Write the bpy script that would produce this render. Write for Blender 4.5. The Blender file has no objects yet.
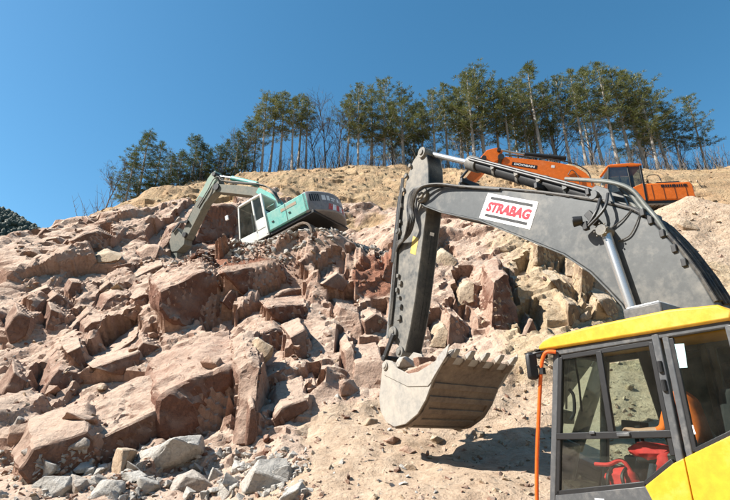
import bpy, bmesh, math, random
import numpy as np
from mathutils import Vector, Matrix, noise
from mathutils.bvhtree import BVHTree

# ------------------------------------------------------------------ camera, sky, sun, exposure
sc = bpy.context.scene
COL = sc.collection
R_ = math.radians
PITCH, FPX, CAMZ = 21.6, 504.0, 2.0
cd = bpy.data.cameras.new('camera'); cam = bpy.data.objects.new('camera', cd); COL.objects.link(cam)
cd.sensor_width = 36; cd.lens = 36 * FPX / 730; cd.clip_end = 6000; cd.clip_start = .05
cam.location = (0, 0, CAMZ); cam.rotation_euler = (R_(90 + PITCH), 0, 0)
sc.camera = cam
SUN_EL, SUN_AZ = 45.0, -99.0          # azimuth from +Y, negative = to the left
world = bpy.data.worlds.new('World'); sc.world = world; world.use_nodes = True
wn = world.node_tree; wn.nodes.clear()
sky = wn.nodes.new('ShaderNodeTexSky'); sky.sky_type = 'NISHITA'; sky.sun_disc = False
sky.sun_elevation = R_(SUN_EL); sky.sun_rotation = R_(SUN_AZ)
sky.altitude = 500; sky.air_density = 1.0; sky.dust_density = .5; sky.ozone_density = 1.6
bg = wn.nodes.new('ShaderNodeBackground'); bg.inputs[1].default_value = .081
wo = wn.nodes.new('ShaderNodeOutputWorld')
hs = wn.nodes.new('ShaderNodeHueSaturation'); hs.inputs['Saturation'].default_value = 1.26; hs.inputs['Hue'].default_value = .484
wn.links.new(sky.outputs[0], hs.inputs['Color']); wn.links.new(hs.outputs[0], bg.inputs[0]); wn.links.new(bg.outputs[0], wo.inputs[0])
sl = bpy.data.lights.new('sun', 'SUN'); sl.energy = 5.0; sl.angle = R_(.53); sl.color = (1, .955, .88)
so = bpy.data.objects.new('sun', sl); COL.objects.link(so)
SD = Vector((math.sin(R_(SUN_AZ)) * math.cos(R_(SUN_EL)), math.cos(R_(SUN_AZ)) * math.cos(R_(SUN_EL)), math.sin(R_(SUN_EL))))
so.rotation_euler = SD.to_track_quat('Z', 'Y').to_euler(); so.location = SD * 60
sc.view_settings.view_transform = 'Standard'; sc.view_settings.look = 'None'
sc.view_settings.gamma = 1; sc.view_settings.exposure = 1.25
sc.render.engine = 'CYCLES'

rng = random.Random(7); nr = np.random.default_rng(11)

# ------------------------------------------------------------------ helpers: view rays
cp_, sp_ = math.cos(R_(PITCH)), math.sin(R_(PITCH)); CAM = Vector((0, 0, CAMZ))
def ray(px, py):
    a = (px - 365) / FPX; b = (250 - py) / FPX
    return Vector((a, cp_ - sp_ * b, sp_ + cp_ * b))
def project(P):
    d = Vector(P) - CAM; fw = d.y * cp_ + d.z * sp_; u = -d.y * sp_ + d.z * cp_
    return 365 + FPX * d.x / fw, 250 - FPX * u / fw

# ------------------------------------------------------------------ helpers: materials
def new_mat(name):
    m = bpy.data.materials.new(name); m.use_nodes = True; nt = m.node_tree
    return m, nt, nt.nodes['Principled BSDF']
def N(nt, t, **kw):
    n = nt.nodes.new(t)
    for k, v in kw.items(): setattr(n, k, v)
    return n
def noise_n(nt, scale, detail=6, rough=.6, coord=None, lac=2):
    n = N(nt, 'ShaderNodeTexNoise'); n.inputs['Scale'].default_value = scale
    n.inputs['Detail'].default_value = detail; n.inputs['Roughness'].default_value = rough
    if coord is not None: nt.links.new(coord, n.inputs['Vector'])
    return n
def ramp(nt, src, stops):
    r = N(nt, 'ShaderNodeValToRGB'); e = r.color_ramp.elements
    while len(e) < len(stops): e.new(.5)
    for i, (p, c) in enumerate(stops):
        e[i].position = p; e[i].color = (c, c, c, 1) if not isinstance(c, tuple) else (*c, 1)
    nt.links.new(src, r.inputs[0]); return r
def mix(nt, fac, a, b):
    m = N(nt, 'ShaderNodeMix', data_type='RGBA')
    for s, v in ((0, fac), (6, a), (7, b)):
        if isinstance(v, (int, float)): m.inputs[s].default_value = v
        elif isinstance(v, tuple): m.inputs[s].default_value = (*v, 1)
        else: nt.links.new(v, m.inputs[s])
    return m.outputs[2]
def mth(nt, op, a, b=None):
    m = N(nt, 'ShaderNodeMath', operation=op, use_clamp=False)
    for i, v in enumerate((a, b)):
        if v is None: continue
        if isinstance(v, (int, float)): m.inputs[i].default_value = v
        else: nt.links.new(v, m.inputs[i])
    return m.outputs[0]
def bump(nt, h, strength, dist, prev=None):
    b = N(nt, 'ShaderNodeBump'); b.inputs['Strength'].default_value = strength; b.inputs['Distance'].default_value = dist
    nt.links.new(h, b.inputs['Height'])
    if prev is not None: nt.links.new(prev, b.inputs['Normal'])
    return b.outputs[0]
def up_dust(nt, lo, hi):
    g = N(nt, 'ShaderNodeNewGeometry'); s = N(nt, 'ShaderNodeSeparateXYZ'); nt.links.new(g.outputs['Normal'], s.inputs[0])
    mr = N(nt, 'ShaderNodeMapRange'); mr.inputs[1].default_value = lo; mr.inputs[2].default_value = hi
    nt.links.new(s.outputs[2], mr.inputs[0]); return mr.outputs[0]

def paint(name, col, rough=.45, dirt=(.36, .30, .23), amount=.35, dscale=2.2, metal=0.0, spec=.4):
    m, nt, b = new_mat(name)
    tc = N(nt, 'ShaderNodeTexCoord'); co = tc.outputs['Object']
    n1 = noise_n(nt, dscale, 9, .68, co); n2 = noise_n(nt, dscale * 7, 6, .7, co); n3 = noise_n(nt, dscale * 45, 3, .6, co)
    f = mth(nt, 'ADD', mth(nt, 'MULTIPLY', n1.outputs[0], .65), mth(nt, 'MULTIPLY', n2.outputs[0], .35))
    r = ramp(nt, f, [(max(0, .62 - amount * .45), 0), (.80 - amount * .2, 1)])
    fac = mth(nt, 'MULTIPLY', r.outputs[0], min(.95, amount * 1.4))
    dk = tuple(c * .78 for c in col); c0 = mix(nt, ramp(nt, n2.outputs[0], [(.35, 0), (.65, 1)]).outputs[0], dk, col)
    c = mix(nt, fac, c0, dirt)
    nt.links.new(c, b.inputs['Base Color'])
    rr = N(nt, 'ShaderNodeMapRange'); rr.inputs[3].default_value = rough; rr.inputs[4].default_value = .9
    nt.links.new(fac, rr.inputs[0]); nt.links.new(rr.outputs[0], b.inputs['Roughness'])
    b.inputs['Metallic'].default_value = metal; b.inputs['Specular IOR Level'].default_value = spec
    nt.links.new(bump(nt, n3.outputs[0], .12, .004), b.inputs['Normal'])
    return m
def glass(name, tint, refl=1.0, dust=.06):
    m = bpy.data.materials.new(name); m.use_nodes = True; nt = m.node_tree; nt.nodes.clear()
    o = N(nt, 'ShaderNodeOutputMaterial'); t = N(nt, 'ShaderNodeBsdfTransparent'); t.inputs[0].default_value = (*tint, 1)
    g = N(nt, 'ShaderNodeBsdfGlossy'); g.inputs['Roughness'].default_value = .02; g.inputs[0].default_value = (.9, .95, .95, 1)
    fr = N(nt, 'ShaderNodeFresnel'); fr.inputs[0].default_value = 1.5
    mx = N(nt, 'ShaderNodeMixShader'); nt.links.new(mth(nt, 'MULTIPLY', fr.outputs[0], refl), mx.inputs[0]); nt.links.new(t.outputs[0], mx.inputs[1]); nt.links.new(g.outputs[0], mx.inputs[2])
    d = N(nt, 'ShaderNodeBsdfDiffuse'); d.inputs[0].default_value = (.5, .46, .38, 1)
    tc = N(nt, 'ShaderNodeTexCoord'); nn = noise_n(nt, 3, 8, .7, tc.outputs['Object'])
    mx2 = N(nt, 'ShaderNodeMixShader'); nt.links.new(mth(nt, 'MULTIPLY', ramp(nt, nn.outputs[0], [(.35, .2), (.75, 1)]).outputs[0], dust), mx2.inputs[0])
    nt.links.new(mx.outputs[0], mx2.inputs[1]); nt.links.new(d.outputs[0], mx2.inputs[2]); nt.links.new(mx2.outputs[0], o.inputs[0])
    return m

def rock_mat(name, base, red, dust, dust_amt=.75, bscale=1.0):
    m, nt, b = new_mat(name)
    g = N(nt, 'ShaderNodeNewGeometry'); co = g.outputs['Position']
    big = noise_n(nt, .35, 4, .55, co); mid = noise_n(nt, 1.7 * bscale, 8, .62, co); fine = noise_n(nt, 9 * bscale, 8, .68, co); grit = noise_n(nt, 42 * bscale, 4, .7, co)
    c = mix(nt, ramp(nt, big.outputs[0], [(.38, 0), (.62, 1)]).outputs[0], base, red)
    c = mix(nt, mth(nt, 'MULTIPLY', ramp(nt, mid.outputs[0], [(.4, 0), (.7, 1)]).outputs[0], .6), c, tuple(v * .62 for v in red))
    c = mix(nt, mth(nt, 'MULTIPLY', ramp(nt, fine.outputs[0], [(.42, 1), (.6, 0)]).outputs[0], .35), c, tuple(min(1, v * 1.25) for v in base))
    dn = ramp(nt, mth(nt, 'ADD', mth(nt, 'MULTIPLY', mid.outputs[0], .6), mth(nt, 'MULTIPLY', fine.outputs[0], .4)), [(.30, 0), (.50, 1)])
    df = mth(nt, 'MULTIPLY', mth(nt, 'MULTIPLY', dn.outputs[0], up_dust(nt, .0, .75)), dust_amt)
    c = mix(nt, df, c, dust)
    nt.links.new(c, b.inputs['Base Color']); b.inputs['Roughness'].default_value = .92; b.inputs['Specular IOR Level'].default_value = .2
    # relief: fractures, chips and grit
    v = N(nt, 'ShaderNodeTexVoronoi', feature='DISTANCE_TO_EDGE'); v.inputs['Scale'].default_value = 1.6 * bscale
    mp = N(nt, 'ShaderNodeMapping'); mp.inputs['Rotation'].default_value = (.5, .6, .7); mp.inputs['Scale'].default_value = (1, 1.9, .7)
    wv = N(nt, 'ShaderNodeVectorMath', operation='ADD'); nt.links.new(co, wv.inputs[0])
    ws = N(nt, 'ShaderNodeVectorMath', operation='SCALE'); ws.inputs['Scale'].default_value = .5; nt.links.new(mid.outputs['Color'], ws.inputs[0]); nt.links.new(ws.outputs[0], wv.inputs[1])
    nt.links.new(wv.outputs[0], mp.inputs[0]); nt.links.new(mp.outputs[0], v.inputs['Vector'])
    n = bump(nt, mid.outputs[0], .85, .25)
    n = bump(nt, ramp(nt, v.outputs[0], [(0, 0), (.05, 1)]).outputs[0], .35, .04, n)
    n = bump(nt, fine.outputs[0], .85, .08, n)
    v2 = N(nt, 'ShaderNodeTexVoronoi'); v2.inputs['Scale'].default_value = 5.5 * bscale; nt.links.new(mp.outputs[0], v2.inputs['Vector'])
    n = bump(nt, v2.outputs['Distance'], .45, .07, n)
    n = bump(nt, grit.outputs[0], .5, .015, n)
    nt.links.new(n, b.inputs['Normal'])
    return m

M = {}
M['rock_pink'] = rock_mat('rock_pink', (.38, .25, .185), (.30, .165, .115), (.51, .385, .295), .85)
M['rock_red'] = rock_mat('rock_red', (.20, .10, .068), (.15, .068, .045), (.50, .365, .28), .88)  # redder broken rock, base lowered as well so its shaded faces stay dark
M['rock_tan'] = rock_mat('rock_tan', (.44, .335, .23), (.38, .26, .17), (.55, .45, .34))
M['rock_grey'] = rock_mat('rock_grey', (.44, .395, .345), (.40, .32, .26), (.55, .50, .44), .6, 1.5)
M['rock_face'] = rock_mat('rock_face', (.225, .132, .094), (.17, .09, .063), (.515, .385, .295), .9)  # fresh broken rock; base also darkened to deepen shade on the steep faces
M['rock_face_tan'] = rock_mat('rock_face_tan', (.27, .185, .115), (.21, .13, .08), (.53, .43, .315), .9)
M['rock_pale'] = rock_mat('rock_pale', (.52, .49, .445), (.45, .40, .34), (.60, .57, .52), .6, 1.6)

# terrain material: colour zones stored as an attribute (r soil, g sand, b yellow, a red)
def terrain_mat():
    m = rock_mat('quarry_rock', (.38, .25, .185), (.30, .17, .12), (.52, .395, .305), .9)
    nt = m.node_tree; b = nt.nodes['Principled BSDF']
    src = b.inputs['Base Color'].links[0].from_socket
    at = N(nt, 'ShaderNodeAttribute'); at.attribute_name = 'zone'; sp = N(nt, 'ShaderNodeSeparateColor'); nt.links.new(at.outputs['Color'], sp.inputs[0])
    g = N(nt, 'ShaderNodeNewGeometry'); co = g.outputs['Position']
    n1 = noise_n(nt, .5, 7, .65, co); n2 = noise_n(nt, 3.2, 8, .7, co); n3 = noise_n(nt, 14, 6, .7, co)
    jit = mth(nt, 'MULTIPLY', mth(nt, 'SUBTRACT', n2.outputs[0], .5), .9)
    def edge(ch): return ramp(nt, mth(nt, 'ADD', ch, jit), [(.3, 0), (.6, 1)]).outputs[0]
    red = mix(nt, n2.outputs[0], (.34, .165, .105), (.24, .105, .065))
    c = mix(nt, edge(at.outputs['Alpha']), src, red)
    yel = mix(nt, ramp(nt, n2.outputs[0], [(.35, 0), (.65, 1)]).outputs[0], (.38, .27, .165), (.50, .395, .27))
    c = mix(nt, edge(sp.outputs[2]), c, yel)
    sand = mix(nt, ramp(nt, n2.outputs[0], [(.35, 0), (.68, 1)]).outputs[0], (.40, .285, .195), (.53, .41, .30))
    sand = mix(nt, mth(nt, 'MULTIPLY', ramp(nt, n3.outputs[0], [(.5, 0), (.72, 1)]).outputs[0], .5), sand, (.30, .21, .145))
    c = mix(nt, edge(sp.outputs[1]), c, sand)
    soil = mix(nt, ramp(nt, n1.outputs[0], [(.3, 0), (.7, 1)]).outputs[0], (.40, .30, .175), (.37, .225, .12))
    soil = mix(nt, mth(nt, 'MULTIPLY', ramp(nt, n2.outputs[0], [(.45, 0), (.7, 1)]).outputs[0], .7), soil, (.29, .20, .125))
    soil = mix(nt, mth(nt, 'MULTIPLY', ramp(nt, n3.outputs[0], [(.55, 0), (.75, 1)]).outputs[0], .5), soil, (.55, .46, .33))
    c = mix(nt, edge(sp.outputs[0]), c, soil)
    nt.links.new(c, b.inputs['Base Color'])
    return m
M['terrain'] = terrain_mat()

M['boom_grey'] = paint('boom_grey', (.094, .099, .10), .42, (.34, .30, .24), .3, .9)
M['arm_grey'] = paint('arm_grey', (.08, .085, .086), .5, (.40, .35, .28), .5, 1.3)
M['dark_steel'] = paint('dark_steel', (.028, .028, .029), .5, (.22, .19, .15), .18, 2)
M['hose'] = paint('hose', (.022, .022, .024), .55, (.28, .25, .2), .42, 3)
M['hose_grey'] = paint('hose_grey', (.11, .12, .11), .5, (.33, .30, .25), .4, 3)
M['yellow'] = paint('yellow_paint', (.66, .36, .02), .48, (.58, .44, .22), .26, 1.4, spec=.4)
M['cab_grey'] = paint('cab_grey', (.085, .088, .092), .42, (.36, .32, .27), .25, 2)
M['black'] = paint('black_plastic', (.014, .014, .015), .5, (.2, .18, .15), .12, 3)
M['bucket'] = paint('bucket_steel', (.27, .26, .24), .55, (.43, .375, .305), .6, 1.6)
M['bucket_worn'] = paint('bucket_worn', (.13, .097, .073), .6, (.30, .23, .165), .5, 2.2)
M['bucket_edge'] = paint('bucket_edge', (.46, .44, .41), .4, (.5, .44, .36), .4, 3, metal=.4)
M['orange_tube'] = paint('orange_tube', (.80, .13, .018), .35, (.5, .4, .3), .08, 3)
M['teal'] = paint('teal_paint', (.075, .40, .35), .5, (.42, .38, .31), .42, 1.2)
M['teal_dusty'] = paint('teal_dusty', (.09, .36, .31), .6, (.40, .34, .26), .6, 1.0)
M['cream'] = paint('cream_paint', (.66, .665, .62), .5, (.42, .37, .29), .32, 1.3)
M['dusty_arm'] = paint('dusty_arm', (.135, .145, .12), .7, (.31, .25, .185), .45, 1.4)
M['cw_grey'] = paint('counterweight_grey', (.20, .20, .215), .5, (.40, .35, .29), .45, 1.2)
M['white_print'] = paint('white_print', (.80, .80, .79), .5, (.5, .45, .4), .10, 2)
M['red_print'] = paint('red_print', (.45, .006, .025), .5, (.5, .4, .35), .06, 2)
M['black_print'] = paint('black_print', (.012, .012, .013), .5, (.3, .28, .25), .08, 2)
M['warning_red'] = paint('warning_red', (.50, .055, .045), .5, (.42, .35, .28), .35, 2)
M['orange'] = paint('orange_paint', (.80, .17, .013), .38, (.48, .36, .25), .18, 1.1)
M['orange_print'] = paint('orange_print', (.50, .17, .07), .6, (.18, .36, .31), .75, 5)
M['yellow_mark'] = paint('yellow_mark', (.62, .42, .07), .5, (.40, .35, .28), .5, 2)
M['sticker'] = paint('sticker', (.45, .68, .68), .5, (.5, .5, .45), .05, 2)
M['red_cloth'] = paint('red_cloth', (.62, .03, .028), .75, (.25, .05, .04), .2, 4)
M['orange_cloth'] = paint('orange_cloth', (.85, .17, .015), .85, (.6, .16, .04), .2, 5)
M['skin'] = paint('skin', (.50, .27, .18), .55, (.40, .2, .13), .2, 6)
M['hair'] = paint('hair', (.015, .011, .009), .6, (.03, .02, .015), .2, 6)
M['trousers'] = paint('trousers', (.03, .035, .05), .85, (.12, .10, .08), .2, 5)
M['seat_cloth'] = paint('seat_cloth', (.028, .028, .03), .85, (.1, .09, .08), .2, 5)
M['track'] = paint('track_steel', (.07, .062, .055), .6, (.30, .22, .16), .6, 2)
m_, nt_, b_ = new_mat('chrome'); b_.inputs['Metallic'].default_value = .75; b_.inputs['Base Color'].default_value = (.60, .59, .57, 1); b_.inputs['Roughness'].default_value = .27; M['chrome'] = m_
M['glass'] = glass('cab_glass', (.68, .76, .71), .9, .03)
M['glass_clear'] = glass('windscreen_glass', (.70, .78, .73), .9, .0)
M['glass_dark'] = glass('tinted_glass', (.20, .24, .23), 1.2, .10)
M['bark'] = paint('pine_bark', (.34, .295, .25), .9, (.46, .43, .39), .5, 1.5)
M['bark_grey'] = paint('grey_bark', (.125, .105, .09), .9, (.21, .19, .17), .4, 1.5)
def leaf_mat(name, a, b2):
    m, nt, b = new_mat(name)
    oi = N(nt, 'ShaderNodeObjectInfo'); g = N(nt, 'ShaderNodeNewGeometry')
    n = noise_n(nt, .9, 4, .6, g.outputs['Position'])
    f = mth(nt, 'ADD', mth(nt, 'MULTIPLY', oi.outputs['Random'], .4), mth(nt, 'MULTIPLY', n.outputs[0], .75))
    nt.links.new(mix(nt, f, a, b2), b.inputs['Base Color']); b.inputs['Roughness'].default_value = .6
    b.inputs['Specular IOR Level'].default_value = .3
    t = N(nt, 'ShaderNodeBsdfTranslucent'); nt.links.new(b.inputs['Base Color'].links[0].from_socket, t.inputs[0])
    mx = N(nt, 'ShaderNodeMixShader'); mx.inputs[0].default_value = .3; nt.links.new(b.outputs[0], mx.inputs[1]); nt.links.new(t.outputs[0], mx.inputs[2])
    nt.links.new(mx.outputs[0], [n for n in nt.nodes if n.type == 'OUTPUT_MATERIAL'][0].inputs[0])
    return m
M['needles'] = leaf_mat('pine_needles', (.085, .105, .03), (.165, .17, .055))
M['needles_dark'] = leaf_mat('pine_needles_dark', (.05, .075, .024), (.105, .125, .04))
M['forest'] = leaf_mat('far_forest', (.055, .075, .055), (.10, .105, .08))

# ------------------------------------------------------------------ helpers: meshes
class MB:
    def __init__(s): s.v = []; s.f = []
    def add(s, vs, fs):
        o = len(s.v); s.v += [tuple(v) for v in vs]; s.f += [tuple(i + o for i in f) for f in fs]; return s
    def box(s, c, d, rot=None):
        c = Vector(c); vs = []
        for x in (-.5, .5):
            for y in (-.5, .5):
                for z in (-.5, .5):
                    p = Vector((x * d[0], y * d[1], z * d[2]))
                    if rot is not None: p = rot @ p
                    vs.append(c + p)
        return s.add(vs, [(0, 1, 3, 2), (4, 6, 7, 5), (0, 4, 5, 1), (2, 3, 7, 6), (0, 2, 6, 4), (1, 5, 7, 3)])
    def bar(s, p0, p1, w, h, up=(0, 0, 1)):
        p0, p1 = Vector(p0), Vector(p1); d = (p1 - p0); L = d.length; d.normalize(); u = Vector(up)
        a = d.cross(u)
        if a.length < 1e-4: a = d.cross(Vector((1, 0, 0)))
        a.normalize(); u = a.cross(d)
        return s.box((p0 + p1) / 2, (w, L, h), Matrix((a, d, u)).transposed())
    def cyl(s, p0, p1, r0, r1=None, n=16):
        r1 = r0 if r1 is None else r1
        return s.tube([p0, p1], [r0, r1], n)
    def tube(s, pts, r, n=8, caps=True):
        pts = [Vector(p) for p in pts]; rs = r if isinstance(r, (list, tuple)) else [r] * len(pts)
        o = len(s.v); ref = None
        for i, p in enumerate(pts):
            d = (pts[min(i + 1, len(pts) - 1)] - pts[max(i - 1, 0)]).normalized()
            if ref is None:
                ref = d.orthogonal().normalized()
            a = (ref - d * ref.dot(d)); a = a.normalized() if a.length > 1e-5 else d.orthogonal().normalized(); ref = a; b = d.cross(a)
            for k in range(n):
                t = 2 * math.pi * k / n; s.v.append(tuple(p + (a * math.cos(t) + b * math.sin(t)) * rs[i]))
        for i in range(len(pts) - 1):
            for k in range(n):
                k2 = (k + 1) % n; s.f.append((o + i * n + k, o + i * n + k2, o + (i + 1) * n + k2, o + (i + 1) * n + k))
        if caps:
            s.f.append(tuple(o + k for k in reversed(range(n)))); s.f.append(tuple(o + (len(pts) - 1) * n + k for k in range(n)))
        return s
    def prism(s, poly, x0, x1):     # poly of (y, z), extruded along local x
        ar = sum(poly[i][0] * poly[(i + 1) % len(poly)][1] - poly[(i + 1) % len(poly)][0] * poly[i][1] for i in range(len(poly)))
        if ar < 0: poly = poly[::-1]
        n = len(poly); vs = [(x0, y, z) for y, z in poly] + [(x1, y, z) for y, z in poly]
        fs = [tuple(reversed(range(n))), tuple(range(n, 2 * n))] + [(i, (i + 1) % n, n + (i + 1) % n, n + i) for i in range(n)]
        return s.add(vs, fs)
    def sheet(s, poly, x0, x1, t):  # open profile of (y, z) with thickness t to its left side
        n = len(poly); off = []
        for i in range(n):
            a = Vector(poly[max(i - 1, 0)]); b = Vector(poly[min(i + 1, n - 1)]); d = (b - a).normalized(); off.append((poly[i][0] - d.y * t, poly[i][1] + d.x * t))
        return s.prism(list(poly) + off[::-1], x0, x1)
    def build(s, name, mat, parent=None, bevel=0, ang=35, smooth=True):
        me = bpy.data.meshes.new(name); me.from_pydata(s.v, [], s.f); me.update()
        if isinstance(mat, str): mat = M[mat]
        me.materials.append(mat)
        bm = bmesh.new(); bm.from_mesh(me); bmesh.ops.recalc_face_normals(bm, faces=bm.faces); bm.to_mesh(me); bm.free()
        if smooth:
            me.polygons.foreach_set('use_smooth', [True] * len(me.polygons)); me.set_sharp_from_angle(angle=R_(ang))
        o = bpy.data.objects.new(name, me); COL.objects.link(o)
        if parent is not None: o.parent = parent
        if bevel:
            b = o.modifiers.new('bevel', 'BEVEL'); b.width = bevel; b.segments = 2; b.limit_method = 'ANGLE'; b.angle_limit = R_(40)
            b.harden_normals = False
        return o
def tag(o, label, cat, group=None):
    o['label'] = label; o['category'] = cat
    if group: o['group'] = group
    return o
def empty(name, mw=None, loc=None):
    o = bpy.data.objects.new(name, None); COL.objects.link(o); o.empty_display_size = .3
    if mw is not None: o.matrix_world = mw
    if loc is not None: o.location = loc
    return o
def structure(o): o['kind'] = 'structure'; return o
def stuff(o): o['kind'] = 'stuff'; return o
def spline(pts, n=6):
    P = [Vector(p) for p in pts]; out = []
    for i in range(len(P) - 1):
        a, b, c, d = P[max(i - 1, 0)], P[i], P[i + 1], P[min(i + 2, len(P) - 1)]
        for k in range(n):
            t = k / n; out.append(.5 * ((2 * b) + (c - a) * t + (2 * a - 5 * b + 4 * c - d) * t * t + (3 * b - a - 3 * c + d) * t ** 3))
    return out + [P[-1]]
def text_mesh(body):
    cu = bpy.data.curves.new('lettering', 'FONT'); cu.body = body; cu.offset = .055; cu.resolution_u = 3
    o = bpy.data.objects.new('lettering', cu); COL.objects.link(o)
    dg = bpy.context.evaluated_depsgraph_get(); me = bpy.data.meshes.new_from_object(o.evaluated_get(dg))
    vs = [v.co.copy() for v in me.vertices]; fs = [tuple(p.vertices) for p in me.polygons]
    bpy.data.objects.remove(o); bpy.data.curves.remove(cu); bpy.data.meshes.remove(me)
    x0 = min(v.x for v in vs); x1 = max(v.x for v in vs); y0 = min(v.y for v in vs); y1 = max(v.y for v in vs)
    return [((v.x - x0) / (x1 - x0), (v.y - y0) / (y1 - y0)) for v in vs], fs
def on_quad(q, u, v):   # q: four corners bottom-left, bottom-right, top-right, top-left
    return q[0] * (1 - u) * (1 - v) + q[1] * u * (1 - v) + q[2] * u * v + q[3] * (1 - u) * v
def print_on(q, body, u0, v0, u1, v1, lift, mat, parent, name='lettering', slant=0):
    uv, fs = text_mesh(body); mb = MB()
    mb.add([on_quad(q, u0 + (u1 - u0) * (a + slant * (b - .5)), v0 + (v1 - v0) * b) + lift for a, b in uv], fs)
    return mb.build(name, mat, parent, smooth=False)

# ------------------------------------------------------------------ rocks
def rock_from_points(name, pts, mat, parent, seed, bev=.05, cuts=3, amp=.05, mesh_only=False, passes=2, rough=0):
    bm = bmesh.new()
    for p in pts: bm.verts.new(p)
    r = bmesh.ops.convex_hull(bm, input=bm.verts)
    bmesh.ops.delete(bm, geom=list({g for g in r['geom_interior'] + r['geom_unused'] if isinstance(g, bmesh.types.BMVert) and g.is_valid}), context='VERTS')
    bmesh.ops.dissolve_limit(bm, angle_limit=R_(9), verts=bm.verts, edges=bm.edges)
    size = max((Vector(a) - Vector(b)).length for a in pts for b in pts)
    bmesh.ops.bevel(bm, geom=list(bm.edges), offset=bev * size * .35, segments=1, profile=.6, affect='EDGES', clamp_overlap=True)
    bmesh.ops.triangulate(bm, faces=bm.faces)
    for _ in range(passes):
        L = size * .18 / (2 ** _)
        es = [e for e in bm.edges if e.calc_length() > L]
        if es: bmesh.ops.subdivide_edges(bm, edges=es, cuts=cuts - 1, use_grid_fill=True)
        bmesh.ops.triangulate(bm, faces=bm.faces)
    bm.normal_update(); off = Vector((seed * 3.17 % 97, seed * 7.3 % 89, seed * 1.9 % 83))
    for v in bm.verts:
        q = v.co / size + off
        # ridged chips plus a little rounding
        d = noise.fractal(q * 3.0, 1.0, 2.1, 4) * amp * size
        c = noise.cell_vector(q * 4.5); d += (c.x - .5) * amp * size * .55
        if rough:
            w = v.co; d += rough * (noise.fractal(w * .75, 1.0, 2.0, 3) + .5 * noise.ridged_multi_fractal(w * 1.1, 1.0, 2.1, 4, 1.0, 2.0) - .6) + 0
            for fq, am in ((1.3, .42), (3.1, .24)):
                pt = noise.voronoi(w * fq)[1][0]; cv = noise.cell_vector(pt * 37.1 + Vector((.3, .7, .1))); d += ((w * fq - pt).dot(cv - Vector((.5, .5, .5))) + (cv.x - .5) * .35) * rough * am * 2
        v.co += v.normal * d
    me = bpy.data.meshes.new(name); bm.to_mesh(me); bm.free()
    me.materials.append(M[mat]); me.polygons.foreach_set('use_smooth', [True] * len(me.polygons)); me.set_sharp_from_angle(angle=R_(24))
    if mesh_only: return me
    o = bpy.data.objects.new(name, me); COL.objects.link(o)
    if parent is not None: o.parent = parent
    return o
def rock_points(r, sx, sy, sz, n=14, boxy=.6):
    pts = []
    for _ in range(n):
        v = Vector((r.gauss(0, 1), r.gauss(0, 1), r.gauss(0, 1))).normalized()
        m = max(abs(v.x), abs(v.y), abs(v.z)); w = v / m
        p = v.lerp(w, boxy) * r.uniform(.82, 1.0)
        pts.append((p.x * sx, p.y * sy, p.z * sz))
    return pts

# ------------------------------------------------------------------ the quarry slope
TAU = R_(42); cT, sT = math.cos(TAU), math.sin(TAU)
cols = {   # picture column -> (picture row, distance) pairs that fix the slope's shape
    -90: [(470, 11), (400, 14), (350, 16), (300, 18.8), (262, 22)],
    31: [(500, 9.3), (470, 10.8), (440, 12.2), (400, 14), (350, 16.2), (300, 18.8), (260, 21.8), (238, 24.5)],
    100: [(500, 9.2), (470, 10.6), (440, 12), (380, 14), (330, 16.2), (290, 18.6), (255, 21.6), (232, 24.6), (212, 28), (204, 30)],
    150: [(440, 11.8), (330, 16), (290, 18.4), (262, 20.6), (240, 24), (205, 28), (190, 32)],
    200: [(500, 8.9), (450, 11.3), (400, 13.0), (330, 15.6), (290, 17.2), (262, 18.0), (248, 18.6), (200, 27), (186, 31.5), (181, 36)],
    300: [(500, 8.4), (460, 9.9), (400, 12.4), (350, 14.4), (300, 16.3), (262, 17.2), (241, 17.9), (208, 26), (192, 29.5), (167, 40)],
    400: [(500, 7.9), (440, 10.4), (400, 11.9), (360, 13.8), (310, 16.2), (270, 18.3), (235, 21.2), (216, 25), (192, 30.5), (166, 40)],
    500: [(500, 7.7), (440, 10.3), (400, 11.9), (360, 13.8), (300, 16.4), (250, 19.0), (216, 21.5), (190, 30), (166, 40)],
    600: [(500, 7.5), (440, 9.8), (400, 11.5), (350, 13.6), (300, 15.8), (250, 17.8), (215, 19.4), (206, 19.9), (182, 30), (165, 40)],
    690: [(350, 13.6), (300, 15.6), (250, 17.2), (210, 18.6), (194, 19.2), (180, 30), (165, 40)],
    790: [(350, 13.6), (250, 17.0), (190, 19.0), (178, 30), (165, 40)]}
pts = []
for px, l in cols.items():
    for py, y in l:
        d = ray(px, py); t = y / d.y; P = CAM + d * t; pts.append((P.x, P.y, P.z))
for px in (235, 265, 335):
    d = ray(px, 242 if px < 300 else 239); P = CAM + d * (18.0 / d.y); pts.append((P.x, P.y, P.z))
for px, py in ((200, 181), (250, 172), (300, 167), (350, 166.5), (400, 166), (450, 166), (500, 166), (550, 165.5), (600, 165), (645, 165), (690, 165), (740, 165), (790, 165)):
    d = ray(px, py); P = CAM + d * ((40 if px > 220 else 36) / d.y); pts += [(P.x, P.y, P.z), (P.x, P.y + 1.2, P.z + .05), (P.x, P.y - 1.3, P.z - 1.25)]
pts += [(-3, 19.8, 8.9), (-5.2, 21, 8.8), (-7.6, 22.6, 9.4), (-1.5, 22.5, 9.2), (-4, 23.6, 9.3), (-1, 20, 9.2), (1, 20.6, 9.6),
        (12.9, 21.8, 11.4), (10, 21.5, 11.4), (15.5, 21.8, 11.5), (12.5, 24.5, 11.6), (16, 24.8, 11.8), (19, 22.5, 12),
        (-21, 27, 12.6), (-25, 30, 12.2), (-17.4, 32, 17.6), (-25, 40, 15), (-40, 25, 11), (-40, 45, 14), (-60, 30, 10), (-60, 60, 16)]
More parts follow.
